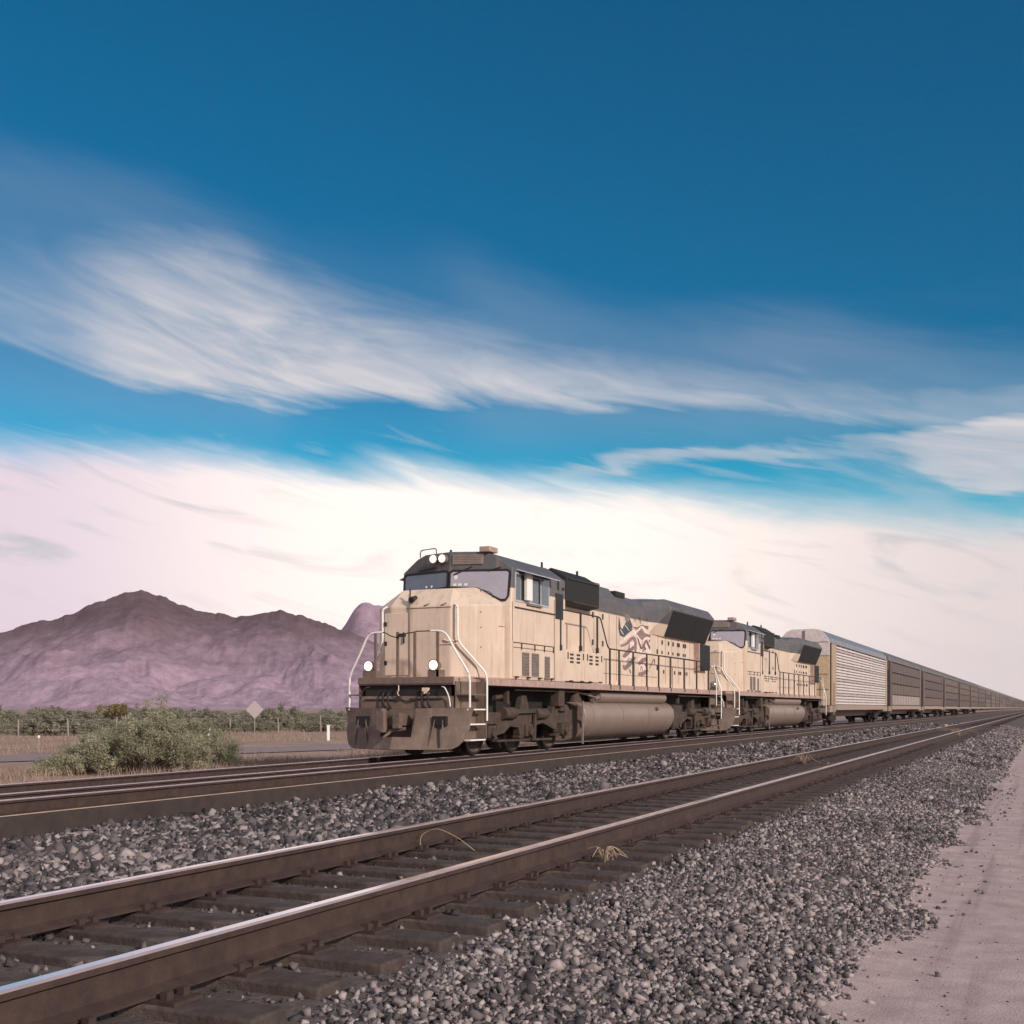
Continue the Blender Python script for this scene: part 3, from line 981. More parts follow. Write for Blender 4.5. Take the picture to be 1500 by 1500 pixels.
    d = MB(); d.box(.72, 1.0, 2.28, 2.75, 4.84, 4.97)
    d.build('horn_box', 'sill_pink', cab, bevel=0.015)
    d = MB(); d.tube([(-.95, 2.4, 4.80), (-.95, 2.4, 4.98), (-.50, 2.4, 5.01), (-.50, 2.4, 4.86)], .014, 6)
    d.cyl((-.05, 2.3, 4.86), (-.05, 2.3, 4.93), .03)
    d.build('roof_rail', 'dark_rail_paint', cab)

    # side windows, mirror, sunshade, both sides
    for s in (1, -1):
        X = 1.5 * s
        d = MB(); d.box(X - .01 * s, X + .012 * s, 2.62, 4.72, 3.66, 4.36)
        d.build('window_frame', 'awning_metal', cab)
        for a, c, g in ((2.68, 2.92, 'glass_dim'), (2.97, 3.28, 'gasket'), (3.62, 4.02, 'glass_dim'), (4.22, 4.66, 'glass_dim')):
            d = MB(); d.box(X + .012 * s, X + .02 * s, a, c, 3.71, 4.32)
            d.build('side_window', g, cab)
        d = MB(); d.box(X + .02 * s, X + .025 * s, 4.02, 4.12, 3.70, 4.3)
        build_each(d, 'window_bar', 'gasket', cab)
        d = MB(); d.box(min(X + .03 * s, X + .12 * s), max(X + .03 * s, X + .12 * s), 3.10, 3.42, 3.72, 4.38)
        d.build('mirror', 'white_paint', cab, bevel=0.01)
        d = MB(); d.plate([(X, 2.75, 4.42), (X + .30 * s, 2.85, 4.33), (X + .30 * s, 4.75, 4.33), (X, 4.85, 4.42)], (0, 0, .02))
        d.build('sunshade', 'awning_metal', cab)
        d = MB(); d.box(X + .001 * s, X + .05 * s, 3.3, 4.2, 3.62, 3.67)
        d.build('armrest', 'vent_grey', cab)
        d = MB(); d.bar((X + .012 * s, 2.62, 3.52), (X + .012 * s, 5.1, 3.52), .025, .03)
        d.build('drip_rail', 'dark_rail_paint', cab)
        d = MB(); d.box(X - .01 * s, X + .014 * s, 5.15, 5.66, 3.42, 4.08)
        d.build('side_door_opening', 'gasket', cab)
        d = MB(); d.box(X - .01 * s, X + .02 * s, 5.30, 5.36, 4.18, 4.44); d.box(X - .01 * s, X + .03 * s, 5.62, 5.72, 4.20, 4.26)
        build_each(d, 'marker_light', 'gasket', cab)
        # lower side panel with louvres
        d = MB(); d.box(X, X + .018 * s, 2.50, 5.02, 1.86, 2.66)
        pnl = d.build('side_panel', 'engine_paint', cab, bevel=0.008)
        for a, c, zt in ((3.02, 3.42, 2.45), (3.60, 4.02, 2.45), (4.42, 4.72, 2.40)):
            d = MB()
            for k in range(8 if a > 4.3 else 7):
                z = zt - k * .075
                d.box(X + .018 * s, X + .034 * s, a, c, z - .045, z - .012)
            d.box(X + .018 * s, X + .021 * s, a - .02, c + .02, zt - .57, zt + .01)
            d.build('louvre', 'vent_grey', cab)
        d = MB()
        d.bar((X + .02 * s, 2.50, 2.46 + .10), (X + .02 * s, 5.02, 2.56), .012, .012); d.bar((X + .02 * s, 2.5, 2.68), (X + .02 * s, 5.05, 2.68), .012, .012)
        for y in (2.95, 3.75, 4.35, 4.95): d.box(X + .018 * s, X + .04 * s, y, y + .03, 2.52, 2.66)
        for y in (2.6, 3.3, 4.0, 4.8): d.box(X + .018 * s, X + .06 * s, y, y + .14, 1.83, 1.87)
        build_each(d, 'latch', 'dark_rail_paint', cab)

    for s in (1, -1):
        d = MB()
        d.box(1.502 * s, 1.508 * s, 5.06, 5.085, 1.82, 3.90); d.box(1.502 * s, 1.508 * s, 2.47, 2.49, 2.7, 3.64)
        d.build('panel_seam', 'vent_grey', cab)
        d = MB()
        for z in (2.05, 2.5, 2.95, 3.3): d.cyl((1.31 * s, 1.16, z), (1.33 * s, 1.16, z), .012, .012, 8)
        d.bar((1.385 * s, 2.0, 3.03), (1.398 * s, 2.28, 3.03), .012, .012)
        d.build('nose_bolt', 'vent_grey', nose)
    # ---- long hood
    b = MB()
    hp = [(1.0, 1.79), (1.0, 4.38), (.74, 4.80), (-.74, 4.80), (-1.0, 4.38), (-1.0, 1.79)]
    b.prism_y(hp, 5.86, 11.3)
    hp2 = [(1.0, 1.79), (1.0, 4.34), (.76, 4.66), (-.76, 4.66), (-1.0, 4.34), (-1.0, 1.79)]
    b.prism_y(hp2, 11.303, 21.9)
    hood = b.build('hood', 'engine_paint', T, bevel=0.03)
    # flared radiator housing
    b = MB()
    P0 = [(1.003, 3.58), (1.003, 4.345), (.765, 4.665), (-.765, 4.665), (-1.003, 4.345), (-1.003, 3.58)]
    P1 = [(1.06, 3.55), (1.44, 4.52), (1.18, 4.84), (-1.18, 4.84), (-1.44, 4.52), (-1.06, 3.55)]
    ys = [(14.4, P0), (15.75, P1), (21.3, P1), (21.75, [(x * .93, z - (.06 if z > 4.6 else 0)) for x, z in P1])]
    vv = [(x, y, z) for y, P in ys for x, z in P]
    ff = []
    for i in range(3):
        for k in range(6):
            ff.append((i * 6 + k, i * 6 + (k + 1) % 6, i * 6 + 6 + (k + 1) % 6, i * 6 + 6 + k))
    ff += [tuple(range(6)), tuple(range(18, 24))]
    b.add(vv, ff)
    rad = b.build('radiator_housing', 'engine_paint', T, bevel=0.04)
    for s in (1, -1):
        for a, c in ((15.95, 18.95), (19.0, 21.2)):
            d = MB()
            def q(y, u): return Vector(((1.06 + .38 * u) * s, y, 3.55 + .97 * u))
            d.plate([q(a, .03), q(c, .03), q(c, .93), q(a, .93)], (.03 * s, 0, -.012))
            d.build('radiator_screen', 'screen_black', rad, bevel=0.008)
        d = MB(); d.box(1.0 * s, 1.22 * s, 20.1, 21.5, 2.55, 3.52)
        d.build('end_screen', 'screen_black', hood, bevel=0.02)
        d = MB(); d.box(1.001 * s, 1.2 * s, 19.95, 20.098, 2.5, 3.54)
        d.build('screen_post', 'sill_pink', hood)
        # air intake box high on the hood
        d = MB(); d.prism_y([(1.002 * s, 3.90), (1.34 * s, 3.98), (1.34 * s, 4.62), (.90 * s, 4.90), (.7 * s, 4.82), (1.0 * s, 4.39)], 6.30, 8.85)
        d.build('air_intake', 'screen_black', hood, bevel=0.02)
        d = MB(); d.bar((1.35 * s, 6.75, 4.0), (1.35 * s, 8.8, 4.0), .02, .03); d.bar((1.36 * s, 6.45, 4.60), (1.36 * s, 8.8, 4.63), .02, .03)
        d.build('intake_trim', 'dark_rail_paint', hood)
        # equipment lockers on the walkway
        d = MB(); d.box(1.0 * s, 1.47 * s, 5.87, 7.34, 1.82, 2.66); d.box(1.0 * s, 1.47 * s, 7.36, 8.86, 1.82, 2.66)
        build_each(d, 'locker', 'engine_paint', hood, bevel=0.02)
        d = MB()
        for yb in (6.05, 7.5):
            for j in range(2):
                for k in range(3):
                    d.box(1.47 * s, 1.485 * s, yb + .20 + j * .48, yb + .43 + j * .48, 2.52 - k * .10, 2.57 - k * .10)
            for j in (0.02, 1.15): d.box(1.47 * s, 1.49 * s, yb + j, yb + j + .035, 2.42, 2.60)
            for j in (.15, .95): d.box(1.47 * s, 1.52 * s, yb + j, yb + j + .16, 1.81, 1.85)
        d.build('locker_vent', 'dark_rail_paint', hood)
        # hood doors: seams and latches
        d = MB()
        for y in (9.3, 10.6, 11.28, 15.5, 16.35, 17.1, 17.9, 18.7, 19.4):
            d.box(1.0 * s, 1.006 * s, y, y + .02, 1.95, 3.55 if y > 15 else 3.95)
        d.bar((1.003 * s, 9.0, 4.07), (1.003 * s, 14.9, 4.07), .018, .022); d.bar((1.003 * s, 9.0, 2.15), (1.003 * s, 15.4, 2.15), .014, .014)
        d.bar((1.003 * s, 15.6, 2.92), (1.003 * s, 19.9, 2.92), .012, .012)
        d.build('door_seam', 'vent_grey', hood)
        d = MB()
        for y in (9.15, 10.0, 15.35):
            for z in (2.4, 2.95, 3.75): d.box(1.0 * s, 1.03 * s, y, y + .05, z, z + .16)
        for y in (15.9, 16.65, 17.2, 17.75, 17.95, 18.5, 18.75):
            d.box(1.0 * s, 1.03 * s, y, y + .09, 3.30, 3.44)
            d.box(1.0 * s, 1.03 * s, y + .2, y + .26, 2.30, 2.42)
            d.box(1.0 * s, 1.03 * s, y, y + .06, 2.98, 3.08)
        build_each(d, 'latch', 'dark_rail_paint', hood)
    # roof furniture
    d = MB()
    d.box(-.6, .6, 9.0, 10.9, 4.80, 4.93); d.prism_y([(-.45, 4.80), (.45, 4.80), (.32, 5.0), (-.32, 5.0)], 9.4, 10.4)
    d.build('exhaust_stack', 'roof_grey', hood, bevel=0.03)
    d = MB()
    for y in (6.6, 8.2): d.cyl((0, y, 4.80), (0, y, 4.93), .62, .62, 24)
    build_each(d, 'roof_fan', 'roof_grey', hood)
    d = MB()
    for y in (16.6, 18.5, 20.3): d.cyl((0, y, 4.84), (0, y, 4.90), .75, .72, 24)
    build_each(d, 'roof_fan', 'roof_grey', rad)
    d = MB(); d.box(.5, .85, 11.6, 12.5, 4.6, 4.76); d.cyl((.65, 6.25, 4.85), (.65, 6.25, 5.05), .03); d.cyl((.75, 8.6, 4.85), (.75, 8.6, 5.05), .035)
    build_each(d, 'roof_bracket', 'screen_black', hood)
    if flag:
        flag_emblem(hood)

    # ---- walkway, sill, front plate
    d = MB()
    d.box(-1.53, 1.53, 1.12, 22.15, 1.62, 1.785)
    d.box(-1.22, 1.22, .021, 1.119, 1.62, 1.785)
    wk = d.build('walkway', 'sill_pink', T, bevel=0.01)
    d = MB(); d.box(-1.23, 1.23, -.02, .02, 1.645, 1.80)
    d.build('front_plate', 'plate_brown', T, bevel=0.01)
    d = MB(); d.box(-1.23, 1.23, 22.152, 22.19, 1.60, 1.80)
    d.build('rear_plate', 'plate_brown', T, bevel=0.01)
    d = MB(); d.box(-.85, .85, .62, 21.9, .95, 1.618)
    d.build('underframe', 'under_black', T)

    # ---- pilot: recess, beams, hoses
    d = MB()
    d.box(-1.10, 1.10, .10, .62, 1.05, 1.64, 1)
    d.prism_x([(.02, 1.08), (.02, 1.28), (.10, 1.38), (.10, 1.08)], -1.18, 1.18, 0)
    d.box(-1.18, 1.18, .025, .10, .30, 1.08, 0)
    pil = d.build('pilot', ['pilot_brown', 'under_black'], T, bevel=0.008)
    d = MB()
    d.bar((-1.05, .0, 1.30), (-.20, .0, 1.30), .03, .03); d.cyl((-.18, -.02, 1.32), (-.18, .03, 1.32), .06, .06, 14)
    d.bar((.12, .0, 1.31), (.95, .0, 1.32), .03, .03); d.tube([(-.1, .01, 1.30), (.1, -.02, 1.24), (.3, 0, 1.30)], .012, 6)
    build_each(d, 'uncoupling_lever', 'dark_rail_paint', pil)
    for x in (-.55, -.42, .45, .6):
        d = MB(); d.tube([(x, .06, 1.50), (x, -.06, 1.42), (x + .02, -.08, 1.2), (x + .05, .0, 1.1)], .022, 7)
        d.build('air_hose', 'gasket', pil)
    d = MB(); d.tube([(-.18, .02, 1.62), (-.16, -.01, 1.5), (-.20, -.01, 1.45), (-.16, .0, 1.38)], .013, 6)
    d.build('jumper_cable', 'cream', pil)
    d = MB(); d.box(.42, .58, .0, .09, 1.42, 1.56); d.build('cable_socket', 'cream', pil, bevel=.01)
    for s in (-1, 1):
        d = MB(); d.tube([(s * .92, .02, 1.58), (s * 1.02, -.05, 1.57), (s * 1.14, -.05, 1.36), (s * 1.16, -.04, 1.14)], .014, 7)
        d.build('grab_iron', 'white_paint' if s > 0 else 'dark_rail_paint', pil)

    # ---- snow plough: two curved wings and a lower centre, with push pole pockets
    def blade(s):
        g = MB()
        xs = [0.0, .20, .40, .41, .60, .80, 1.00, 1.15, 1.28, 1.40, 1.50, 1.58]
        ring = []
        for x in xs:
            fwd = -.68 + .58 * (x / 1.58)
            top = .47 if x < .405 else 1.09 + .02 * x
            bot = .20 if x < 1.2 else .20 + (1 - math.sqrt(max(0, 1 - ((x - 1.2) / .385) ** 2))) * .55
            col = []
            for k in range(7):
                u = k / 6
                z = bot + (top - bot) * u
                w = (z - .2) / .9
                y = fwd + .30 * math.sin(w * math.pi * .5) * (1 - .35 * w) - .06 * w + .1 * w * w
                col.append((s * x * (1 + .06 * u ** 3), y, z))
            ring.append(col)
        vs = [p for c in ring for p in c]
        g.add(vs, [(i * 7 + k, (i + 1) * 7 + k, (i + 1) * 7 + k + 1, i * 7 + k + 1) for i in range(len(xs) - 1) for k in range(6)])
        return g
    g = blade(1); g2 = blade(-1)
    g.add(g2.v, g2.f)
    pl = g.build('plow', 'pilot_brown', T)
    sm = pl.modifiers.new('thick', 'SOLIDIFY'); sm.thickness = .03; sm.offset = -1
    for s in (-1, 1):
        d = MB(); d.box(s * .98 - .16, s * .98 + .16, -.24, -.12, .72, .93)
        d.build('pole_pocket', 'gasket', pl)
        d = MB()
        for dx in (-.10, .10): d.bar((s * .98 + dx * .9, -.20, .92), (s * .95 + dx * 1.6, -.34, .28), .02, .05)
        d.build('plow_strut', 'plate_brown', pl)
    # coupler
    d = MB()
    d.box(-.16, .16, -.55, .10, .72, .98)
    d.prism_x([(-.60, .62), (-.60, 1.05), (-.78, 1.05), (-.78, .62)], -.30, -.10)
    d.prism_x([(-.56, .66), (-.56, 1.0), (-.70, 1.0), (-.70, .66)], .08, .26)
    d.cyl((-.16, -.70, .58), (-.16, -.70, 1.10), .085, .085, 14)
    d.bar((-.05, -.62, .60), (.30, -.50, .66), .07, .07); d.cyl((.0, -.66, .58), (-.12, -.75, .46), .04, .03, 10)
    d.build('coupler', 'coupler_steel', T, bevel=0.02)
    d = MB(); d.box(-.15, .15, 22.2, 22.95, .74, .98); d.cyl((-.1, 22.9, .62), (-.1, 22.9, 1.08), .09, .09, 12); d.box(-1.1, 1.1, 22.0, 22.15, .45, 1.6)
    d.build('rear_coupler', 'coupler_steel', T, bevel=0.015)

    # ---- ditch lights
    for x in (-.98, .70):
        d = MB(); d.box(x - .15, x + .15, .03, .30, 1.788, 1.96)
        dl = d.build('ditch_light', 'plate_brown', T, bevel=0.01)
        d = MB(); d.cyl((x, .26, 2.06), (x, .02, 2.06),   .085, .130, 20)
        d.build('lamp_shell', 'plate_brown', dl, smooth=True)
        d = MB(); d.cyl((x, .02, 2.06), (x, .0, 2.06), .108, .085, 20)
        d.build('lens', 'lamp_lit' if lit else 'lamp_off', dl, smooth=True)

    # ---- handrails: white at the steps, dark along the walkway
    def rails(pts, nm, m, r=.021):
        g = MB(); g.tube(pts, r, 8, rad=.16)
        return g.build(nm, m, T, smooth=True)
    for s in (-1, 1):
        rails([(s * .62, .05, 2.82), (s * .98, .05, 2.81), (s * 1.20, .08, 2.40), (s * 1.55, .14, 1.84), (s * 1.55, .14, 1.06), (s * 1.36, .14, 1.03)], 'white_handrail', 'white_paint', .024)
        rails([(s * .88, .72, 3.46), (s * .98, .66, 3.40), (s * .98, .66, 2.62), (s * 1.52, 1.06, 1.88), (s * 1.52, 1.06, .82)], 'white_handrail', 'white_paint', .024)
        for x, y in ((.22, .05), (.80, .05)):
            g = MB(); g.box(s * x - .03, s * x + .03, y - .02, y + .02, 1.79, 2.82)
            g.build('rail_post', 'plate_brown', T)
    g = MB(); g.tube([(.24, .05, 2.82), (.80, .05, 2.82)], .014, 6); g.tube([(-.98, .05, 2.80), (-.55, .05, 2.82), (-.42, .03, 2.74), (-.20, .0, 2.68), (.0, .02, 2.78), (.22, .05, 2.80)], .014, 6)
    g.box(-.16, .0, -.01, .04, 2.70, 2.78)
    g.build('safety_chain', 'dark_rail_paint', T)
    # corner steps
    for s in (-1, 1):
        d = MB(); d.box(s * 1.221, s * 1.25, .06, 1.10, .42, 1.70)
        d.box(s * 1.25, s * 1.50, 1.06, 1.10, .42, 1.70)
        st = d.build('step_well', 'pilot_brown', T)
        for z, a, c in ((.41, .20, .95), (.76, .12, .95), (1.09, .08, .95), (1.42, .08, .95)):
            d = MB(); d.box(s * 1.252, s * 1.54, a, c, z - .03, z)
            d.build('step', 'white_paint' if z < 1.2 else 'plate_brown', T)
        # rear steps
        d = MB(); d.box(s * 1.22, s * 1.25, 21.3, 22.14, .42, 1.60)
        d.build('step_well', 'pilot_brown', T)
        for z in (.45, .85, 1.25):
            d = MB(); d.box(s * 1.252, s * 1.52, 21.4, 22.1, z - .03, z)
            d.build('step', 'pilot_brown', T)
        rails([(s * 1.10, 22.1, 2.75), (s * 1.22, 22.1, 2.70), (s * 1.53, 22.0, 1.84), (s * 1.53, 22.0, .70)], 'white_handrail', 'white_paint', .024)
        rails([(s * 1.50, 20.95, 2.80), (s * 1.54, 21.2, 2.2), (s * 1.54, 21.2, 1.2)], 'white_handrail', 'white_paint', .022)
        # walkway railing
        X = 1.50 * s
        rails([(X, 5.3, 3.69), (X, 8.5, 3.69), (X, 9.15, 2.83), (X, 20.4, 2.81)], 'walkway_rail', 'dark_rail_paint', .020)
        for y, zb, zt in ((5.5, 2.62, 3.69), (6.95, 2.66, 3.69), (8.25, 2.66, 3.69), (9.3, 1.66, 2.83), (10.1, 1.66, 2.83), (11.4, 1.66, 2.83), (12.75, 1.66, 2.82), (14.0, 1.66, 2.82),
                          (15.3, 1.66, 2.82), (16.95, 1.66, 2.82), (18.55, 1.66, 2.82), (20.2, 1.66, 2.82)):
            g = MB(); g.box(X - .018, X + .018, y - .035, y + .035, zb, zt); g.box(X - .03, X + .035, y - .05, y + .05, zb, zb + .14)
            g.build('rail_post', 'dark_rail_paint', T)

    # ---- fuel tank, reservoir, hanging gear
    prof = [(0, .14), (.70, .16), (1.05, .24), (1.28, .40), (1.42, .62), (1.47, .85), (1.44, 1.05), (1.34, 1.20), (1.18, 1.28), (0, 1.30)]
    prof = prof + [(-x, z) for x, z in reversed(prof[1:-1])]
    d = MB(); d.prism_y(prof, 7.45, 15.9)
    tk = d.build('fuel_tank', 'tank_grey', T, bevel=0.05, smooth=True)
    d = MB()
    d.cyl((1.18, 8.9, 1.44), (1.18, 15.3, 1.44), .19, .19, 20)
    d.cyl((-1.18, 8.9, 1.44), (-1.18, 15.3, 1.44), .19, .19, 20)
    d.build('air_tank', 'tank_grey', T, smooth=True, bevel=0.03)
    for s in (-1, 1):
        d = MB(); d.box(s * 1.40, s * 1.44, 7.28, 7.34, .12, 1.3); d.tube([(s * 1.38, 7.3, .95), (s * 1.45, 7.38, .80), (s * 1.38, 7.43, .60)], .02, 6)
        d.build('sight_pipe', 'tank_grey', tk)
        d = MB(); d.cyl((s * 1.25, 7.15, 1.58), (s * 1.25, 7.15, 1.27), .07, .22, 16)
        d.build('filler_funnel', 'truck_brown', T, smooth=True)
        d = MB(); d.cyl((s * 1.2, 7.9, 1.52), (s * 1.38, 8.5, 1.40), .03, .03, 8); d.cyl((s * 1.36, 8.45, 1.38), (s * 1.46, 8.52, 1.42), .07, .07, 12)
        d.build('work_light', 'vent_grey', T, smooth=True)
        d = MB(); d.box(s * 1.15, s * 1.40, 5.65, 6.05, 1.15, 1.60); d.box(s * 1.1, s * 1.36, 5.9, 6.3, 1.02, 1.2)
        d.box(s * 1.2, s * 1.32, 2.6, 2.72, 1.20, 1.52); d.cyl((s * 1.15, 2.2, 1.35), (s * 1.15, 2.6, 1.38), .06, .06, 10)
        d.box(s * 1.2, s * 1.3, 16.9, 17.05, 1.25, 1.6); d.box(s * .9, s * 1.2, 9.0, 9.5, 1.35, 1.6)
        d.box(s * 1.25, s * 1.42, 15.95, 16.35, .45, 1.15)
        build_each(d, 'hanging_gear', 'truck_brown', T, bevel=0.015)

    d = MB()
    for y in (8.1, 10.6, 13.1, 15.4):
        d.prism_y([(x * 1.006, .72 + (z - .72) * 1.006) for x, z in prof], y, y + .06)
    d.build('tank_strap', 'tank_grey', tk, smooth=True)
    for s in (-1, 1):
        d = MB(); d.cyl((s * 1.40, 13.9, 1.05), (s * 1.52, 13.9, 1.10), .06, .06, 12); d.build('fuel_filler', 'plate_brown', tk, smooth=True)
        d = MB(); d.tube([(s * 1.36, 2.9, 1.55), (s * 1.36, 7.0, 1.55), (s * 1.30, 7.6, 1.50), (s * 1.30, 16.4, 1.57), (s * 1.38, 16.8, 1.53), (s * 1.38, 20.9, 1.53)], .022, 6)
        d.build('brake_pipe', 'truck_brown', T)
    # ---- trucks
    def truck(ax, mirror):
        d = MB(); d.box(-.55, .55, ax[0] - .5, ax[2] + .5, .30, .90); d.box(-1.0, 1.0, ax[1] - .35, ax[1] + .35, .62, 1.0)
        tr = d.build('truck', 'under_black', T)
        mid = ax[1]
        sg = -1 if mirror else 1
        def P(L): return [(mid + sg * a, z) for a, z in L]
        L0, L2 = ax[0] - mid, ax[2] - mid
        if mirror: L0, L2 = -L2, -L0
        for s in (-1, 1):
            g = MB()
            outline = P([(L0 - .75, .62), (L0 - .75, .92), (L0 - .3, 1.02), (L0 + .6, 1.0), (-.35, 1.04), (.4, 1.02), (1.3, .96), (L2 - .75, .98), (L2 - .55, 1.20), (L2 + .35, 1.20), (L2 + .62, .98), (L2 + .75, .55),
                         (L2 + .5, .48), (L2 + .42, .70), (L2 - .42, .70), (L2 - .5, .52), (L2 - .9, .62), (1.0, .72), (.5, .66), (.42, .42), (-.42, .42), (-.5, .62), (-1.0, .66), (L0 + .8, .50), (L0 + .42, .46), (L0 + .4, .72), (L0 - .38, .72), (L0 - .42, .55)])
            g.prism_x(outline, s * 1.06, s * 1.26)
            g.build('side_frame', 'truck_brown', tr, bevel=0.02)
            for a in ax:
                g = MB()
                g.box(s * 1.02, s * 1.33, a - .20, a + .20, .40, .70)
                g.cyl((s * 1.3, a, .53), (s * 1.40, a, .53), .13, .11, 14)
                for dy in (-.33, .33):
                    for k in range(4): g.cyl((s * 1.16, a + dy, .50 + k * .055), (s * 1.16, a + dy, .535 + k * .055), .085, .085, 10)
                g.box(s * 1.05, s * 1.25, a - .45, a + .45, .36, .43)
                g.build('axle_box', 'truck_brown', tr, bevel=0.015)
            g = MB()
            g.cyl((s * 1.28, mid - 1.55 * sg, .98), (s * 1.28, mid - .9 * sg, .98), .15, .15, 16); g.cyl((s * 1.28, mid + .35 * sg, .96), (s * 1.28, mid + 1.1 * sg, .96), .15, .13, 16)
            g.bar((s * 1.3, mid - .9 * sg, 1.02), (s * 1.3, mid + 1.1 * sg, 1.05), .10, .10)
            g.prism_x([(mid - .35, .98), (mid + .35, .98), (mid + .12, 1.42), (mid - .12, 1.42)], s * 1.05, s * 1.18)
            g.build('brake_cylinder', 'truck_brown', tr, smooth=True)
            g = MB()
            g.bar((s * 1.33, mid + .33 * sg, .95), (s * 1.33, mid + .27 * sg, .34), .05, .12); g.bar((s * 1.2, mid - 1.7 * sg, .33), (s * 1.2, mid + 1.7 * sg, .30), .05, .05)
            for a in ax: g.bar((s * 1.05, a + .62 * sg, .75), (s * 1.05, a + .58 * sg, .28), .08, .10)
            g.build('brake_rigging', 'truck_brown', tr)
        for a in ax:
            for s in (-1, 1):
                g = MB()
                pr = [(.69, .28), (.69, .585), (.722, .565), (.728, .535), (.86, .525), (.862, .46), (.815, .43), (.80, .22), (.86, .19), (.90, .16)]
                g.lathe_x([(s * x, r) for x, r in pr], a, .533, 36, [0, 1, 1, 1, 1, 0, 0, 0, 0])
                g.build('wheel', ['wheel_face', 'wheel_tread'], tr, smooth=True)
        return tr
    truck([1.75, 3.90, 6.25], False)
    truck([16.9, 19.2, 21.0], True)
    return T


def flag_emblem(hood):
    """the waving flag on the hood side, drawn as flat painted shapes"""
    XE = XT + 1.0
    zr = ZT; yo = 22.6
    def pl(cx, cy, lift):
        u = (890 + .07335 * cx - 750) / 1700.0; v = 885 + .07335 * cy
        y = -(XE * CA + u * XE * SA) / (SA - u * CA)
        d = y * CA - XE * SA
        return (1.0 + lift, y - yo, CZ + (1037 - v) * d / 1700.0 - zr)
    b = MB()
    def ribbon(pts, w, m, lift):
        Q = []
        for i in range(len(pts) - 1):
            p0, p1, p2, p3 = (Vector((*pts[max(i - 1, 0)], 0)), Vector((*pts[i], 0)), Vector((*pts[i + 1], 0)), Vector((*pts[min(i + 2, len(pts) - 1)], 0)))
            for j in range(5):
                u = j / 5
                Q.append(0.5 * (2 * p1 + (p2 - p0) * u + (2 * p0 - 5 * p1 + 4 * p2 - p3) * u * u + (3 * p1 - p0 - 3 * p2 + p3) * u ** 3))
        Q.append(Vector((*pts[-1], 0)))
        L, Rr = [], []
        for i, q in enumerate(Q):
            d = (Q[min(i + 1, len(Q) - 1)] - Q[max(i - 1, 0)]).normalized()
            nrm = Vector((-d.y, d.x, 0)) * (w / 2) * (0.55 + 0.45 * math.sin(math.pi * min(1, max(0.08, i / (len(Q) - 1)))))
            L.append(q + nrm); Rr.append(q - nrm)
        vs = [pl(p.x, p.y, lift) for p in L] + [pl(p.x, p.y, lift) for p in Rr]
        k = len(L)
        b.add(vs, [(i, i + 1, k + i + 1, k + i) for i in range(k - 1)], m)
    def poly(pts, m, lift):
        b.add([pl(x, y, lift) for x, y in pts], [tuple(range(len(pts)))], m)
    # canton: dark teal with pale streaks, stars thinning out at the top
    poly([(215, 495), (222, 240), (240, 310), (262, 465), (290, 500), (355, 375), (430, 262), (497, 430), (490, 520), (420, 572), (325, 660), (245, 625)], 0, .004)
    poly([(328, 200), (420, 203), (452, 250), (432, 325), (372, 385), (345, 300)], 3, .006)
    ribbon([(338, 405), (385, 470), (430, 540)], 13, 2, .008); ribbon([(248, 505), (285, 560), (322, 612)], 16, 2, .008); ribbon([(300, 470), (350, 570)], 9, 3, .008)
    for x, y in ((350, 235), (395, 225), (420, 262), (380, 282), (412, 310), (362, 320), (440, 360), (400, 400), (455, 430), (470, 490), (345, 450), (265, 590)):
        poly([(x, y - 9), (x + 3, y - 3), (x + 8, y - 3), (x + 3, y + 2), (x + 5, y + 9), (x, y + 4), (x - 5, y + 9), (x - 3, y + 2), (x - 8, y - 3), (x - 3, y - 3)], 2, .010)
    # the waving stripes, from the top edge down
    ribbon([(505, 520), (575, 580), (672, 455), (760, 550), (862, 590)], 70, 2, .004)
    poly([(508, 450), (590, 466), (662, 428), (610, 500), (560, 512)], 1, .006); poly([(712, 430), (790, 442), (872, 425), (866, 480), (812, 516), (752, 482)], 3, .006)
    poly([(572, 592), (680, 478), (740, 582), (862, 608), (850, 672), (762, 650), (702, 722), (642, 692), (602, 622)], 1, .007)
    ribbon([(560, 610), (640, 720), (690, 770), (765, 680), (845, 700)], 62, 2, .008)
    ribbon([(600, 690), (655, 850), (700, 862), (765, 725), (830, 860)], 40, 1, .009)
    ribbon([(640, 960), (700, 930), (745, 850), (800, 930), (870, 980)], 90, 2, .005); ribbon([(700, 955), (722, 900), (750, 855)], 38, 1, .009)
    ribbon([(238, 775), (380, 665), (500, 592), (580, 645), (612, 800), (600, 960)], 66, 2, .005)
    ribbon([(262, 835), (380, 785), (475, 690), (530, 690), (552, 780), (552, 955)], 62, 1, .008)
    poly([(445, 762), (520, 740), (530, 800), (442, 890), (430, 800)], 2, .009)
    ribbon([(315, 1055), (420, 945), (525, 850)], 92, 1, .007)
    ribbon([(300, 1150), (400, 1065), (535, 945)], 92, 2, .006)
    ribbon([(352, 1290), (440, 1190), (545, 1055)], 88, 3, .008); poly([(300, 1210), (345, 1222), (362, 1330), (310, 1290)], 1, .009)
    ribbon([(600, 1130), (690, 1060), (800, 1005)], 80, 2, .006); ribbon([(615, 1200), (700, 1125), (795, 1080)], 84, 1, .007)
    poly([(605, 1240), (742, 1190), (800, 1230), (752, 1320), (620, 1335)], 2, .008); ribbon([(735, 1185), (765, 1230), (790, 1290)], 40, 3, .009)
    ribbon([(612, 1385), (690, 1392), (805, 1318)], 78, 1, .009)
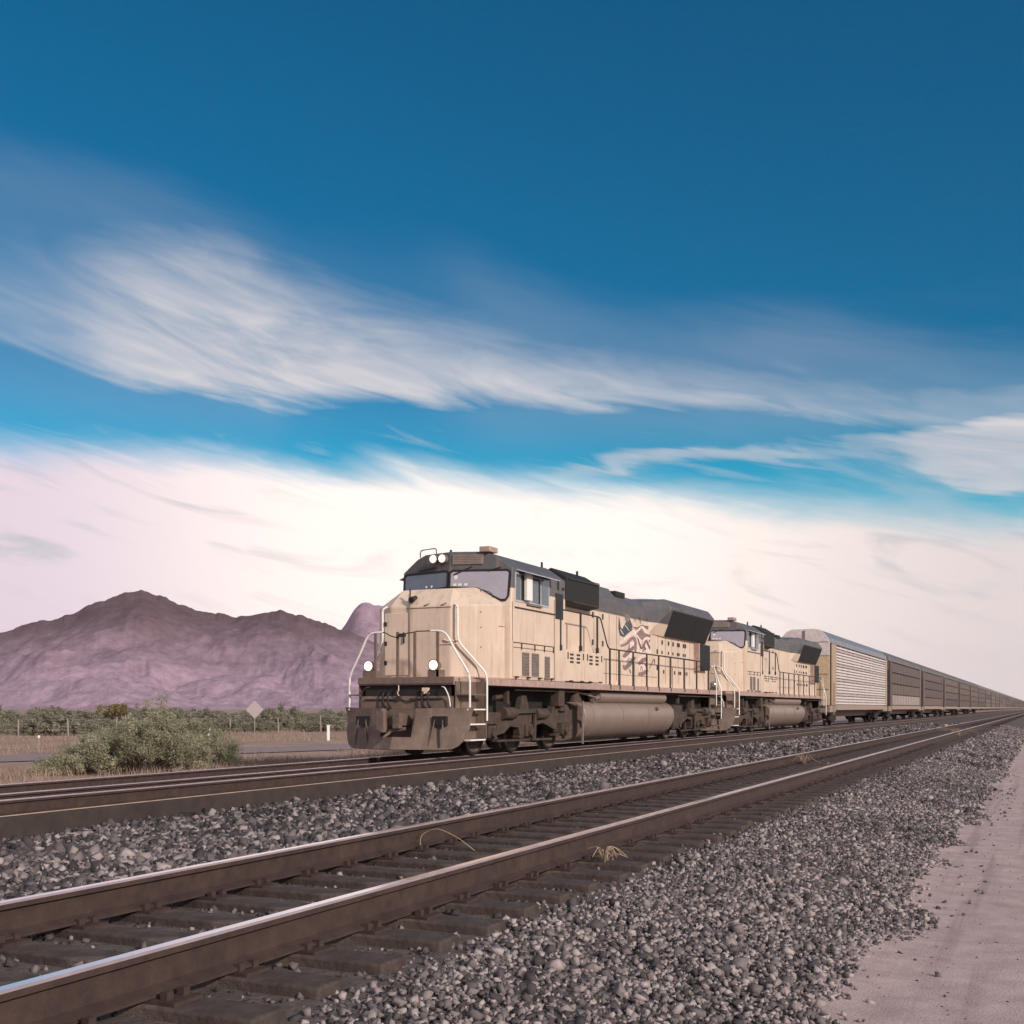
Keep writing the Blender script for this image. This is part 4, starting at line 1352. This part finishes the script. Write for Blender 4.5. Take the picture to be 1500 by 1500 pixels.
    for pts in ([(590, 655), (640, 830), (690, 885), (755, 720)], [(762, 720), (800, 800), (835, 890)], [(850, 700), (822, 760)], [(430, 785), (430, 915), (520, 850)], [(830, 1290), (920, 1100), (937, 1195)],
                [(430, 1290), (462, 1385)], [(610, 238), (640, 300), (652, 385)], [(505, 455), (590, 470), (665, 425), (715, 430), (790, 445), (872, 425)], [(375, 1145), (435, 1070)], [(650, 1330), (670, 1240), (700, 1330)],
                [(540, 280), (545, 350)], [(785, 275), (790, 320)], [(838, 360), (842, 420)], [(840, 830), (838, 900)]):
        ribbon(pts, 13, 4, .012)
    o = b.build('flag_emblem', ['emblem_dark', 'emblem_mauve', 'emblem_pale', 'vent_grey', 'emblem_line'], hood)
    return o


build_locomotive(22.6, True, True, 'leading cream and grey diesel locomotive with lit headlights, plow and flag emblem')
build_locomotive(46.5, False, False, 'second cream and grey diesel locomotive with unlit lamps, between lead engine and freight cars')

# ------------------------------------------------------------------ autorack cars
RL = 27.6
ROOF = [(1.50, 4.95), (1.40, 5.28), (1.05, 5.66), (.70, 5.80), (-.70, 5.80), (-1.05, 5.66), (-1.40, 5.28), (-1.50, 4.95)]
def rack_truck(T, yc):
    d = MB()
    for s in (-1, 1):
        d.prism_x([(yc - 1.15, .35), (yc - 1.15, .55), (yc - .5, .72), (yc + .5, .72), (yc + 1.15, .55), (yc + 1.15, .35), (yc + .8, .35), (yc + .45, .2), (yc - .45, .2), (yc - .8, .35)], s * .95, s * 1.1)
    d.box(-.9, .9, yc - .25, yc + .25, .35, .75)
    tr = d.build('truck', 'under_black', T)
    for a in (-.88, .88):
        for s in (-1, 1):
            g = MB(); g.lathe_x([(s * x, r) for x, r in [(.69, .2), (.69, .43), (.72, .42), (.728, .38), (.86, .37), (.862, .32), (.81, .3), (.81, .1), (.9, .09)]], yc + a, .38, 24, [0, 1, 1, 1, 1, 0, 0, 0])
            g.build('wheel', ['wheel_face', 'wheel_tread'], tr, smooth=True)
def build_rack(y0, corrugated):
    T = empty('autorack_car', (XT, y0, ZT))
    d = MB()
    d.box(-1.52, 1.52, 2.3, RL - 2.3, .98, 1.30); d.box(-1.48, 1.48, 0.15, 2.298, .86, 1.25); d.box(-1.48, 1.48, RL - 2.298, RL - .15, .86, 1.25)
    d.box(-.5, .5, .6, RL - .6, .55, .97)
    d.build('underframe', 'rack_sill', T, bevel=0.01)
    rm = 'rack_roof' if corrugated else 'rack_roof_brown'
    d = MB(); d.prism_y(ROOF, .1, RL - .1)
    rf = d.build('roof', rm, T, bevel=0.03)
    d = MB()
    for k in range(int(RL / 1.4)):
        y = .8 + k * 1.4
        P = [(x * 1.006, z + .012) for x, z in ROOF]
        d.prism_y(P + [(x, z - .03) for x, z in reversed(ROOF)], y, y + .05)
    d.build('roof_seam', rm, rf)
    # ends: folded doors
    for ye, sg in ((.10, -1), (RL - .10, 1)):
        d = MB()
        up = [(x * .985, z) for x, z in ROOF]
        up = [(1.475, 4.2)] + up + [(-1.475, 4.2)]
        d.prism_y(up, min(ye, ye + .10 * sg), max(ye, ye + .10 * sg), 1)
        d.box(-1.475, 1.475, min(ye, ye + .10 * sg), max(ye, ye + .10 * sg), 1.26, 4.197, 0)
        en = d.build('end_door', ['rack_end', 'rack_end_top'] if corrugated else ['under_black', 'rack_tan'], T, bevel=0.02)
        d = MB(); d.box(-.06, .06, min(ye + .10 * sg, ye + .14 * sg), max(ye + .10 * sg, ye + .14 * sg), 1.3, 5.7)
        for z in (2.2, 3.1, 4.19, 5.0): d.box(-1.45, 1.45, min(ye + .10 * sg, ye + .12 * sg), max(ye + .10 * sg, ye + .12 * sg), z, z + .03)
        d.build('door_post', 'vent_grey', en)
    # side screens
    for s in (-1, 1):
        d = MB()
        if corrugated:
            z0, z1 = 1.32, 4.93
            rows = 20
            h = (z1 - z0) / rows
            for k in range(rows):
                z = z0 + k * h
                d.prism_y([(1.40 * s, z), (1.455 * s, z + h * .12), (1.455 * s, z + h * .62), (1.40 * s, z + h * .76)], 2.45, RL - .9, 1 if k % 5 == 3 else 0)
            d.box(s * 1.33, s * 1.36, 2.45, RL - .9, z0, z1, 2)
            d.build('side_screen', ['rack_white', 'rack_rib', 'rack_sill'], T)
            d = MB()
            for k in range(13):
                y = 2.5 + k * 2.02
                d.box(s * 1.40, s * 1.459, y, y + .03, 1.31, 4.92)
            d.build('screen_rib', 'rack_rib', T)
        else:
            zz = [1.32, 2.22, 3.14, 4.06, 4.93]
            for k in range(4):
                g = MB()
                z0, z1 = zz[k] + .015, zz[k + 1] - .015
                pr = [(1.38 * s, z0), (1.46 * s, z0 + .04), (1.46 * s, z1 - .04), (1.38 * s, z1), (1.35 * s, z1), (1.35 * s, z0)]
                g.prism_y(pr, 2.45, RL - 1.6)
                g.build('side_panel', 'rack_tan', T)
            d.box(s * 1.30, s * 1.36, 2.3, RL - 1.4, 1.31, 4.94)
            d.build('panel_backing', 'under_black', T)
            d = MB()
            for k in range(10):
                y = 4.6 + k * 2.2
                d.box(s * 1.42, s * 1.468, y, y + .04, 1.33, 4.92)
            d.build('panel_rib', 'rack_tan', T)
        d = MB(); d.box(s * 1.34, s * 1.50, .9, 2.42, 1.27, 4.95); d.box(s * 1.34, s * 1.49, RL - .88 if corrugated else RL - 1.58, RL - .2, 1.27, 4.95)
        build_each(d, 'corner_post', 'rack_post' if corrugated else 'rack_tan', T, bevel=0.03)
        d = MB(); d.box(s * 1.30, s * 1.42, .22, .88, 1.27, 4.94)
        d.build('door_track', 'under_black', T)
        d = MB()
        for dy in (1.1, 1.5): d.bar((s * 1.53, dy, .7), (s * 1.53, dy, 2.6), .025, .025)
        for k in range(6): d.bar((s * 1.53, 1.1, .75 + k * .36), (s * 1.53, 1.5, .75 + k * .36), .02, .02)
        d.build('ladder', 'rack_sill', T)
    d = MB()
    for ye, sg in ((0.15, -1), (RL - .15, 1)):
        d.box(-.13, .13, min(ye, ye + .7 * sg), max(ye, ye + .7 * sg), .66, .92)
    d.build('coupler', 'coupler_steel', T)
    for yc in (3.6, RL - 3.6): rack_truck(T, yc)
    return T
NCAR = 30
PITCH = 28.55
Y_R = 70.0
first = build_rack(Y_R, True)
tag(first, 'first autorack car with pale corrugated side screens, coupled right behind the second locomotive', 'freight car', 'autorack cars of the freight train')
protoB = build_rack(Y_R + PITCH, False)
tag(protoB, 'second autorack car, brown with smooth panels and a ladder, behind the pale corrugated car', 'freight car', 'autorack cars of the freight train')
for ch in protoB.children:
    if ch.name.startswith('side_panel') and 1.0 < min(v.co.z for v in ch.data.vertices) < 1.5:
        ch.material_slots[0].link = 'OBJECT'
        ch.material_slots[0].material = MATS['rack_pale']
ORD = ['third', 'fourth', 'fifth', 'sixth', 'seventh', 'eighth']
for i in range(2, NCAR):
    skip = () if i < 6 else (('truck', 'ladder', 'coupler', 'roof_seam', 'panel_rib') if i < 14 else ('truck', 'ladder', 'coupler', 'roof_seam', 'panel_rib', 'door_track', 'panel_backing', 'corner_post', 'door_post'))
    c = copy_tree(protoB, None, skip)
    c.location = (XT, Y_R + PITCH * i, ZT)
    for ch in c.children:
        if ch.name.startswith('side_panel'): ch.material_slots[0].link = 'DATA'
    tag(c, f'{ORD[i - 2]} autorack car behind the locomotives, brown with smooth panels' if i < 8 else 'far brown autorack car in the tail of the train towards the horizon', 'freight car', 'autorack cars of the freight train' if i < 8 else 'far autorack cars at the tail of the train')

# ------------------------------------------------------------------ vegetation
def leaves(rng, centres, radii, per, size, asp=0.45):
    """small leaf quads in clumps"""
    n = len(centres) * per
    C = np.repeat(centres, per, 0); Rr = np.repeat(radii, per)
    d = rng.normal(size=(n, 3)); d /= np.linalg.norm(d, axis=1, keepdims=True)
    P = C + d * (Rr * rng.uniform(0.15, 1.0, n) ** 0.6)[:, None]
    a = rng.normal(size=(n, 3)); a /= np.linalg.norm(a, axis=1, keepdims=True)
    b = np.cross(a, rng.normal(size=(n, 3))); b /= np.linalg.norm(b, axis=1, keepdims=True)
    L = size * rng.uniform(0.6, 1.4, n)
    a = a * L[:, None] / 2; b = b * (L * asp)[:, None] / 2
    V = np.stack([P - a, P + b, P + a, P - b], 1).reshape(-1, 3)
    F = np.arange(4 * n).reshape(-1, 4)
    tc = np.repeat(rng.uniform(0.1, 0.85, len(centres)), per)
    tone = np.clip(tc + rng.normal(0, 0.14, n), 0, 1)
    return V, F, np.repeat(tone, 4)
def shrub(name, loc, hull, nclump, per, lsize, crad, seed, matname, stems, label, cat, group=None, rz=0):
    """hull(rng) -> clump centre in local space"""
    rng = np.random.default_rng(seed)
    C = np.array([hull(rng) for _ in range(nclump)])
    T = empty(name, loc, rz)
    V, F, tone = leaves(rng, C, crad * rng.uniform(0.6, 1.3, nclump), per, lsize)
    ok = V[:, 2].reshape(-1, 4).min(1) > 0.0
    V = V.reshape(-1, 4, 3)[ok].reshape(-1, 3); tone = tone.reshape(-1, 4)[ok].ravel(); F = np.arange(len(V)).reshape(-1, 4)
    np_mesh('crown', V, F, matname, tone, T)
    b = MB()
    for k in range(stems):
        c = Vector(C[rng.integers(len(C))])
        r0 = Vector((c.x * .35 + rng.uniform(-.15, .15), c.y * .35 + rng.uniform(-.15, .15), 0))
        mid = r0.lerp(c, .5) + Vector((rng.uniform(-.12, .12), rng.uniform(-.12, .12), .1))
        b.tube([tuple(r0), tuple(mid), tuple(c)], .014, 5, rad=.3)
    b.build('stem', 'twig', T)
    tag(T, label, cat, group)
    return T

def big_hull(rng):
    # local x runs across the view, a tall lobe right of centre, a low skirt to the left
    while True:
        x = rng.uniform(-2.55, 2.45)
        top = 1.95 * math.exp(-((x - .75) / 1.35) ** 2) + .95 * math.exp(-((x + 1.2) / 1.1) ** 2) + .62 * math.exp(-((x - 2.1) / .5) ** 2)
        top = min(top, 2.0)
        y = rng.uniform(-1.6, 1.6)
        k = 1 - (y / 1.7) ** 2
        h = top * max(k, 0) ** .5
        z = h * (rng.uniform(0.0, 1.0) ** .55)
        if h > .12:
            q = 1.0 + (.16 * rng.normal() if rng.uniform() < .3 else 0)
            return (x * (1 + .06 * rng.normal()), y * q, z * .97 * min(1.1, max(q, .8)))
bx, by = at_px(203, 33.5)
shrub('desert_bush', (bx, by, 0), big_hull, 430, 170, 0.062, 0.21, 5, 'leaf', 150, 'large feathery green bush standing alone beside the track, in front of the road', 'bush', rz=ALPHA)
rng0 = np.random.default_rng(9)
def sprig_hull(rng):
    a = rng.uniform(0, 2 * math.pi); r = 0.95 * rng.uniform(0, 1) ** .5
    return (r * math.cos(a), r * math.sin(a), 0.15 + 1.1 * rng.uniform(0, 1) ** .6 * (1 - (r / 1.1) ** 2))
protos = []
for k in range(4):
    def hull(rng, k=k):
        a = rng.uniform(0, 2 * math.pi); r = rng.uniform(0, 1) ** .5
        lob = 1 + .22 * math.sin(a * (2 + k) + k)
        h = 1.55 * (1 - r ** 2.2) ** .6 * (1 + .15 * math.sin(3 * a + 2 * k))
        return (1.9 * r * lob * math.cos(a), 1.5 * r * lob * math.sin(a), .08 + h * rng.uniform(0, 1) ** .5)
    protos.append(('shrub', hull, k))
LBL_FAR = 'rounded dull green shrub in the scrub belt beyond the fence'
proto_obj = {}
spots = []
rngS = random.Random(21)
for Z, lo, hi, step in ((80, -60, 150, 44), (92, -60, 215, 42), (108, -40, 520, 40), (125, 0, 520, 40), (150, 0, 520, 34), (190, 20, 520, 32), (240, 20, 520, 30)):
    p = lo + rngS.uniform(0, step)
    while p < hi:
        if not (425 < p < 455 and Z < 130) and not (285 < p < 320 and Z < 100):
            spots.append((p + rngS.uniform(-6, 6), Z + rngS.uniform(-6, 6)))
        p += step * rngS.uniform(.75, 1.3)
for p, Z in ((320, 88), (340, 92), (362, 96), (388, 90), (404, 97), (478, 93), (500, 99)): spots.append((p, Z))
for i, (p, Z) in enumerate(spots):
    k = i % 4
    x, y = at_px(p, Z)
    sc = rngS.uniform(.55, 1.0) * (1.0 if Z < 130 else 1.05)
    if k not in proto_obj:
        o = shrub('shrub', (x, y, -0.02), protos[k][1], 110, 60, 0.17, 0.30, 40 + k, 'leaf_far', 14, LBL_FAR, 'shrub', 'shrubs in the scrub belt beyond the fence')
        proto_obj[k] = o
    else:
        o = copy_tree(proto_obj[k], None, ('stem',) if Z > 120 else ())
        o.location = (x, y, -0.02)
    o.rotation_euler = (0, 0, rngS.uniform(0, 6.28))
    o.scale = (sc * rngS.uniform(1.0, 1.45), sc * 1.2, sc * rngS.uniform(.6, 1.4))
x, y = at_px(172, 110)
shrub('ochre_tree', (x, y, 0), lambda r: (r.normal(0, .75), r.normal(0, .7), 1.1 + 1.0 * r.uniform(0, 1) ** .7), 60, 60, 0.16, 0.3, 77, 'leaf_ochre', 20, 'yellowish low tree peeking above the scrub behind the large bush', 'tree')
x, y = at_px(243, 104)
shrub('pale_tree', (x, y, 0), lambda r: (r.normal(0, .7), r.normal(0, .6), .4 + 1.25 * r.uniform(0, 1) ** .7), 90, 60, 0.15, 0.33, 78, 'leaf_far', 20, 'taller grey green tree rising just behind the large bush', 'tree')

# dry grass along the far side of the train's track
def grass(name, x0, x1, y0, y1, n, h, seed, matname='grass', thr=0.42):
    rng = np.random.default_rng(seed)
    X = rng.uniform(x0, x1, n); Y = rng.uniform(y0, y1, n)
    d = Y * CA - X * SA; rr = Y * SA + X * CA
    ok = (d > 8) & (np.abs(rr) < d * .5 + 1) & (fbm(X * .35, Y * .3, 3, seed) + rng.uniform(-.15, .15, n) > thr)
    X, Y = X[ok], Y[ok]; n = len(X)
    H = h * rng.uniform(.4, 1.3, n) * (0.6 + 0.8 * fbm(X * .5, Y * .4, 2, seed + 3))
    a = rng.uniform(0, 2 * np.pi, n); w = 0.012
    bz = bed(X)
    lean = rng.normal(0, .3, (n, 2)) * H[:, None]
    V = np.stack([np.stack([X - w * np.cos(a), Y - w * np.sin(a), bz], 1), np.stack([X + w * np.cos(a), Y + w * np.sin(a), bz], 1), np.stack([X + lean[:, 0], Y + lean[:, 1], bz + H], 1)], 1).reshape(-1, 3)
    tone = np.repeat(np.clip(rng.uniform(.1, 1, n), 0, 1), 3)
    o = np_mesh(name, V, np.arange(3 * n).reshape(-1, 3), matname, tone)
    return tag(o, kind='stuff')
grass('dry_grass', -27, -16.2, 16, 70, 60000, .27, 3)
grass('dry_grass', -60, -37, 30, 95, 30000, .22, 4, thr=.45)
grass('green_weeds', -19, -16.4, 34, 60, 9000, .40, 8, 'leaf_far', thr=.48)

# weeds on the near track
def weed(x, y, z, n, r, h, seed, label):
    rnd = random.Random(seed)
    b = MB()
    for k in range(n):
        a = rnd.uniform(0, 6.28); q = rnd.uniform(.3, 1) * r
        b.tube([(0, 0, 0), (q * .4 * math.cos(a), q * .4 * math.sin(a), h * rnd.uniform(.5, 1)), (q * math.cos(a), q * math.sin(a), h * rnd.uniform(.1, .8))], .003, 4, rad=.2)
    o = b.build('dry_weed', 'dry_weed', loc=(x, y, z))
    tag(o, label, 'weed', 'dry weeds on the near track')
def gp(px, py, z):
    Z = (CZ - z) * 1700.0 / (py - 1037); return at_px(px, Z)
x, y = gp(885, 1262, .66); weed(x, y, .65, 16, .22, .16, 1, 'tuft of dry straw on the ties right of the near rail, lowest of the weeds')
x, y = gp(1178, 1118, .68); weed(x, y, .65, 20, .4, .28, 2, 'dry reddish weed clump between the near rails, farther along the track')
x, y = gp(1405, 1078, .68); weed(x, y, .65, 26, 1.3, .45, 3, 'pale dry weed heap between the near rails far along the track')
b = MB(); b.tube([(-.22, 0, -.02), (-.24, .02, .10), (-.10, .05, .17), (.12, .02, .10), (.3, -.02, 0)], .0035, 5, rad=.25)
x, y = gp(650, 1243, .68)
o = b.build('arched_weed', 'dry_weed', loc=(x, y, .68), smooth=True); tag(o, 'single arched dry stem between the near rails', 'weed')

# ------------------------------------------------------------------ roadside furniture
def sign():
    x, y = at_px(373, 77)
    T = empty('road_sign', (x, y, 0), ALPHA)
    b = MB(); b.box(-.03, .03, .012, .05, 0, 1.45)
    b.build('post', 'post_grey', T)
    b = MB(); r = .60; b.plate([(0, 0, 1.75 - r), (r, 0, 1.75), (0, 0, 1.75 + r), (-r, 0, 1.75)], (0, .01, 0))
    b.build('sign_panel', 'sign_metal', T, bevel=.004)
    tag(T, 'pale diamond shaped road sign on a thin post, seen from its blank side', 'road sign')
sign()
def delineator(px, Z, h, w, white, label):
    x, y = at_px(px, Z)
    T = empty('marker_post', (x, y, 0), ALPHA)
    b = MB(); b.box(-w / 2, w / 2, -.015, .015, 0, h)
    b.build('post', 'white_paint' if white else 'post_grey', T, bevel=.004)
    b = MB(); b.box(-w / 2 - .008, w / 2 + .008, -.022, .022, h, h + .10)
    b.build('cap', 'white_paint', T, bevel=.004)
    tag(T, label, 'marker post', 'roadside marker posts')
delineator(481, 66, .78, .16, True, 'white flat marker post on the verge just left of the leading locomotive')
delineator(57, 48, .62, .07, False, 'short dark marker post with white top at the far left beside the road')
def rag():
    x, y = at_px(307, 68)
    T = empty('wrapped_stake', (x, y, 0), ALPHA)
    b = MB(); b.box(-.02, .02, -.02, .02, 0, .55); b.build('stake', 'post_grey', T)
    b = MB(); b.prism_y([(-.14, .06), (.02, .02), (.10, .25), (.04, .40), (.12, .55), (.06, .72), (-.05, .62), (-.02, .42), (-.12, .28)], -.05, .05)
    b.build('wrapping', 'white_paint', T, bevel=.02)
    tag(T, 'small stake wrapped in white scrap at the right edge of the large bush', 'stake')
rag()
def fence():
    pts = [(-30, 74), (27, 74), (100, 76), (170, 78), (245, 80), (337, 80), (408, 84), (470, 90), (540, 96)]
    W = [at_px(p, Z) for p, Z in pts]
    T = empty('wire_fence', (W[0][0], W[0][1], 0))
    ox, oy = W[0]
    rnd = random.Random(4)
    for i, (x, y) in enumerate(W):
        b = MB(); b.cyl((x - ox, y - oy, 0), (x - ox + rnd.uniform(-.08, .08), y - oy, 1.2 + rnd.uniform(-.1, .1)), .055, .05, 8)
        b.build('fence_post', 'post_grey', T)
    for z in (.45, .8, 1.1):
        b = MB()
        for i in range(len(W) - 1): b.bar((W[i][0] - ox, W[i][1] - oy, z), (W[i + 1][0] - ox, W[i + 1][1] - oy, z), .008, .008)
        b.build('wire', 'post_grey', T)
    tag(T, 'thin wire fence on leaning wooden posts beyond the road', 'fence')
fence()
def gate():
    x, y = at_px(436, 66)
    T = empty('pipe_barrier', (x, y, 0), ALPHA)
    for s in (-.36, .36):
        b = MB(); b.cyl((s, 0, 0), (s, 0, .62), .025, .025, 8); b.build('post', 'post_grey', T)
    b = MB(); b.bar((-.36, 0, .16), (.36, 0, .16), .025, .025); b.build('crossbar', 'post_grey', T)
    tag(T, 'low two post pipe barrier on the verge between sign and white post', 'barrier')
gate()

# ------------------------------------------------------------------ air
def haze():
    b = MB(); b.box(-6100, 6100, -6100, 6100, -3.2, 222)
    m = bpy.data.materials.new('haze_air'); m.use_nodes = True
    t = m.node_tree; t.nodes.clear()
    v = t.nodes.new('ShaderNodeVolumePrincipled')
    v.inputs['Color'].default_value = (0.95, 0.80, 0.88, 1)
    v.inputs['Density'].default_value = HAZE
    v.inputs['Anisotropy'].default_value = 0.0
    o = t.nodes.new('ShaderNodeOutputMaterial')
    t.links.new(v.outputs[0], o.inputs['Volume'])
    MATS['haze_air'] = m
    tag(b.build('haze', 'haze_air'), kind='stuff')
HAZE = 0.45e-4
haze()
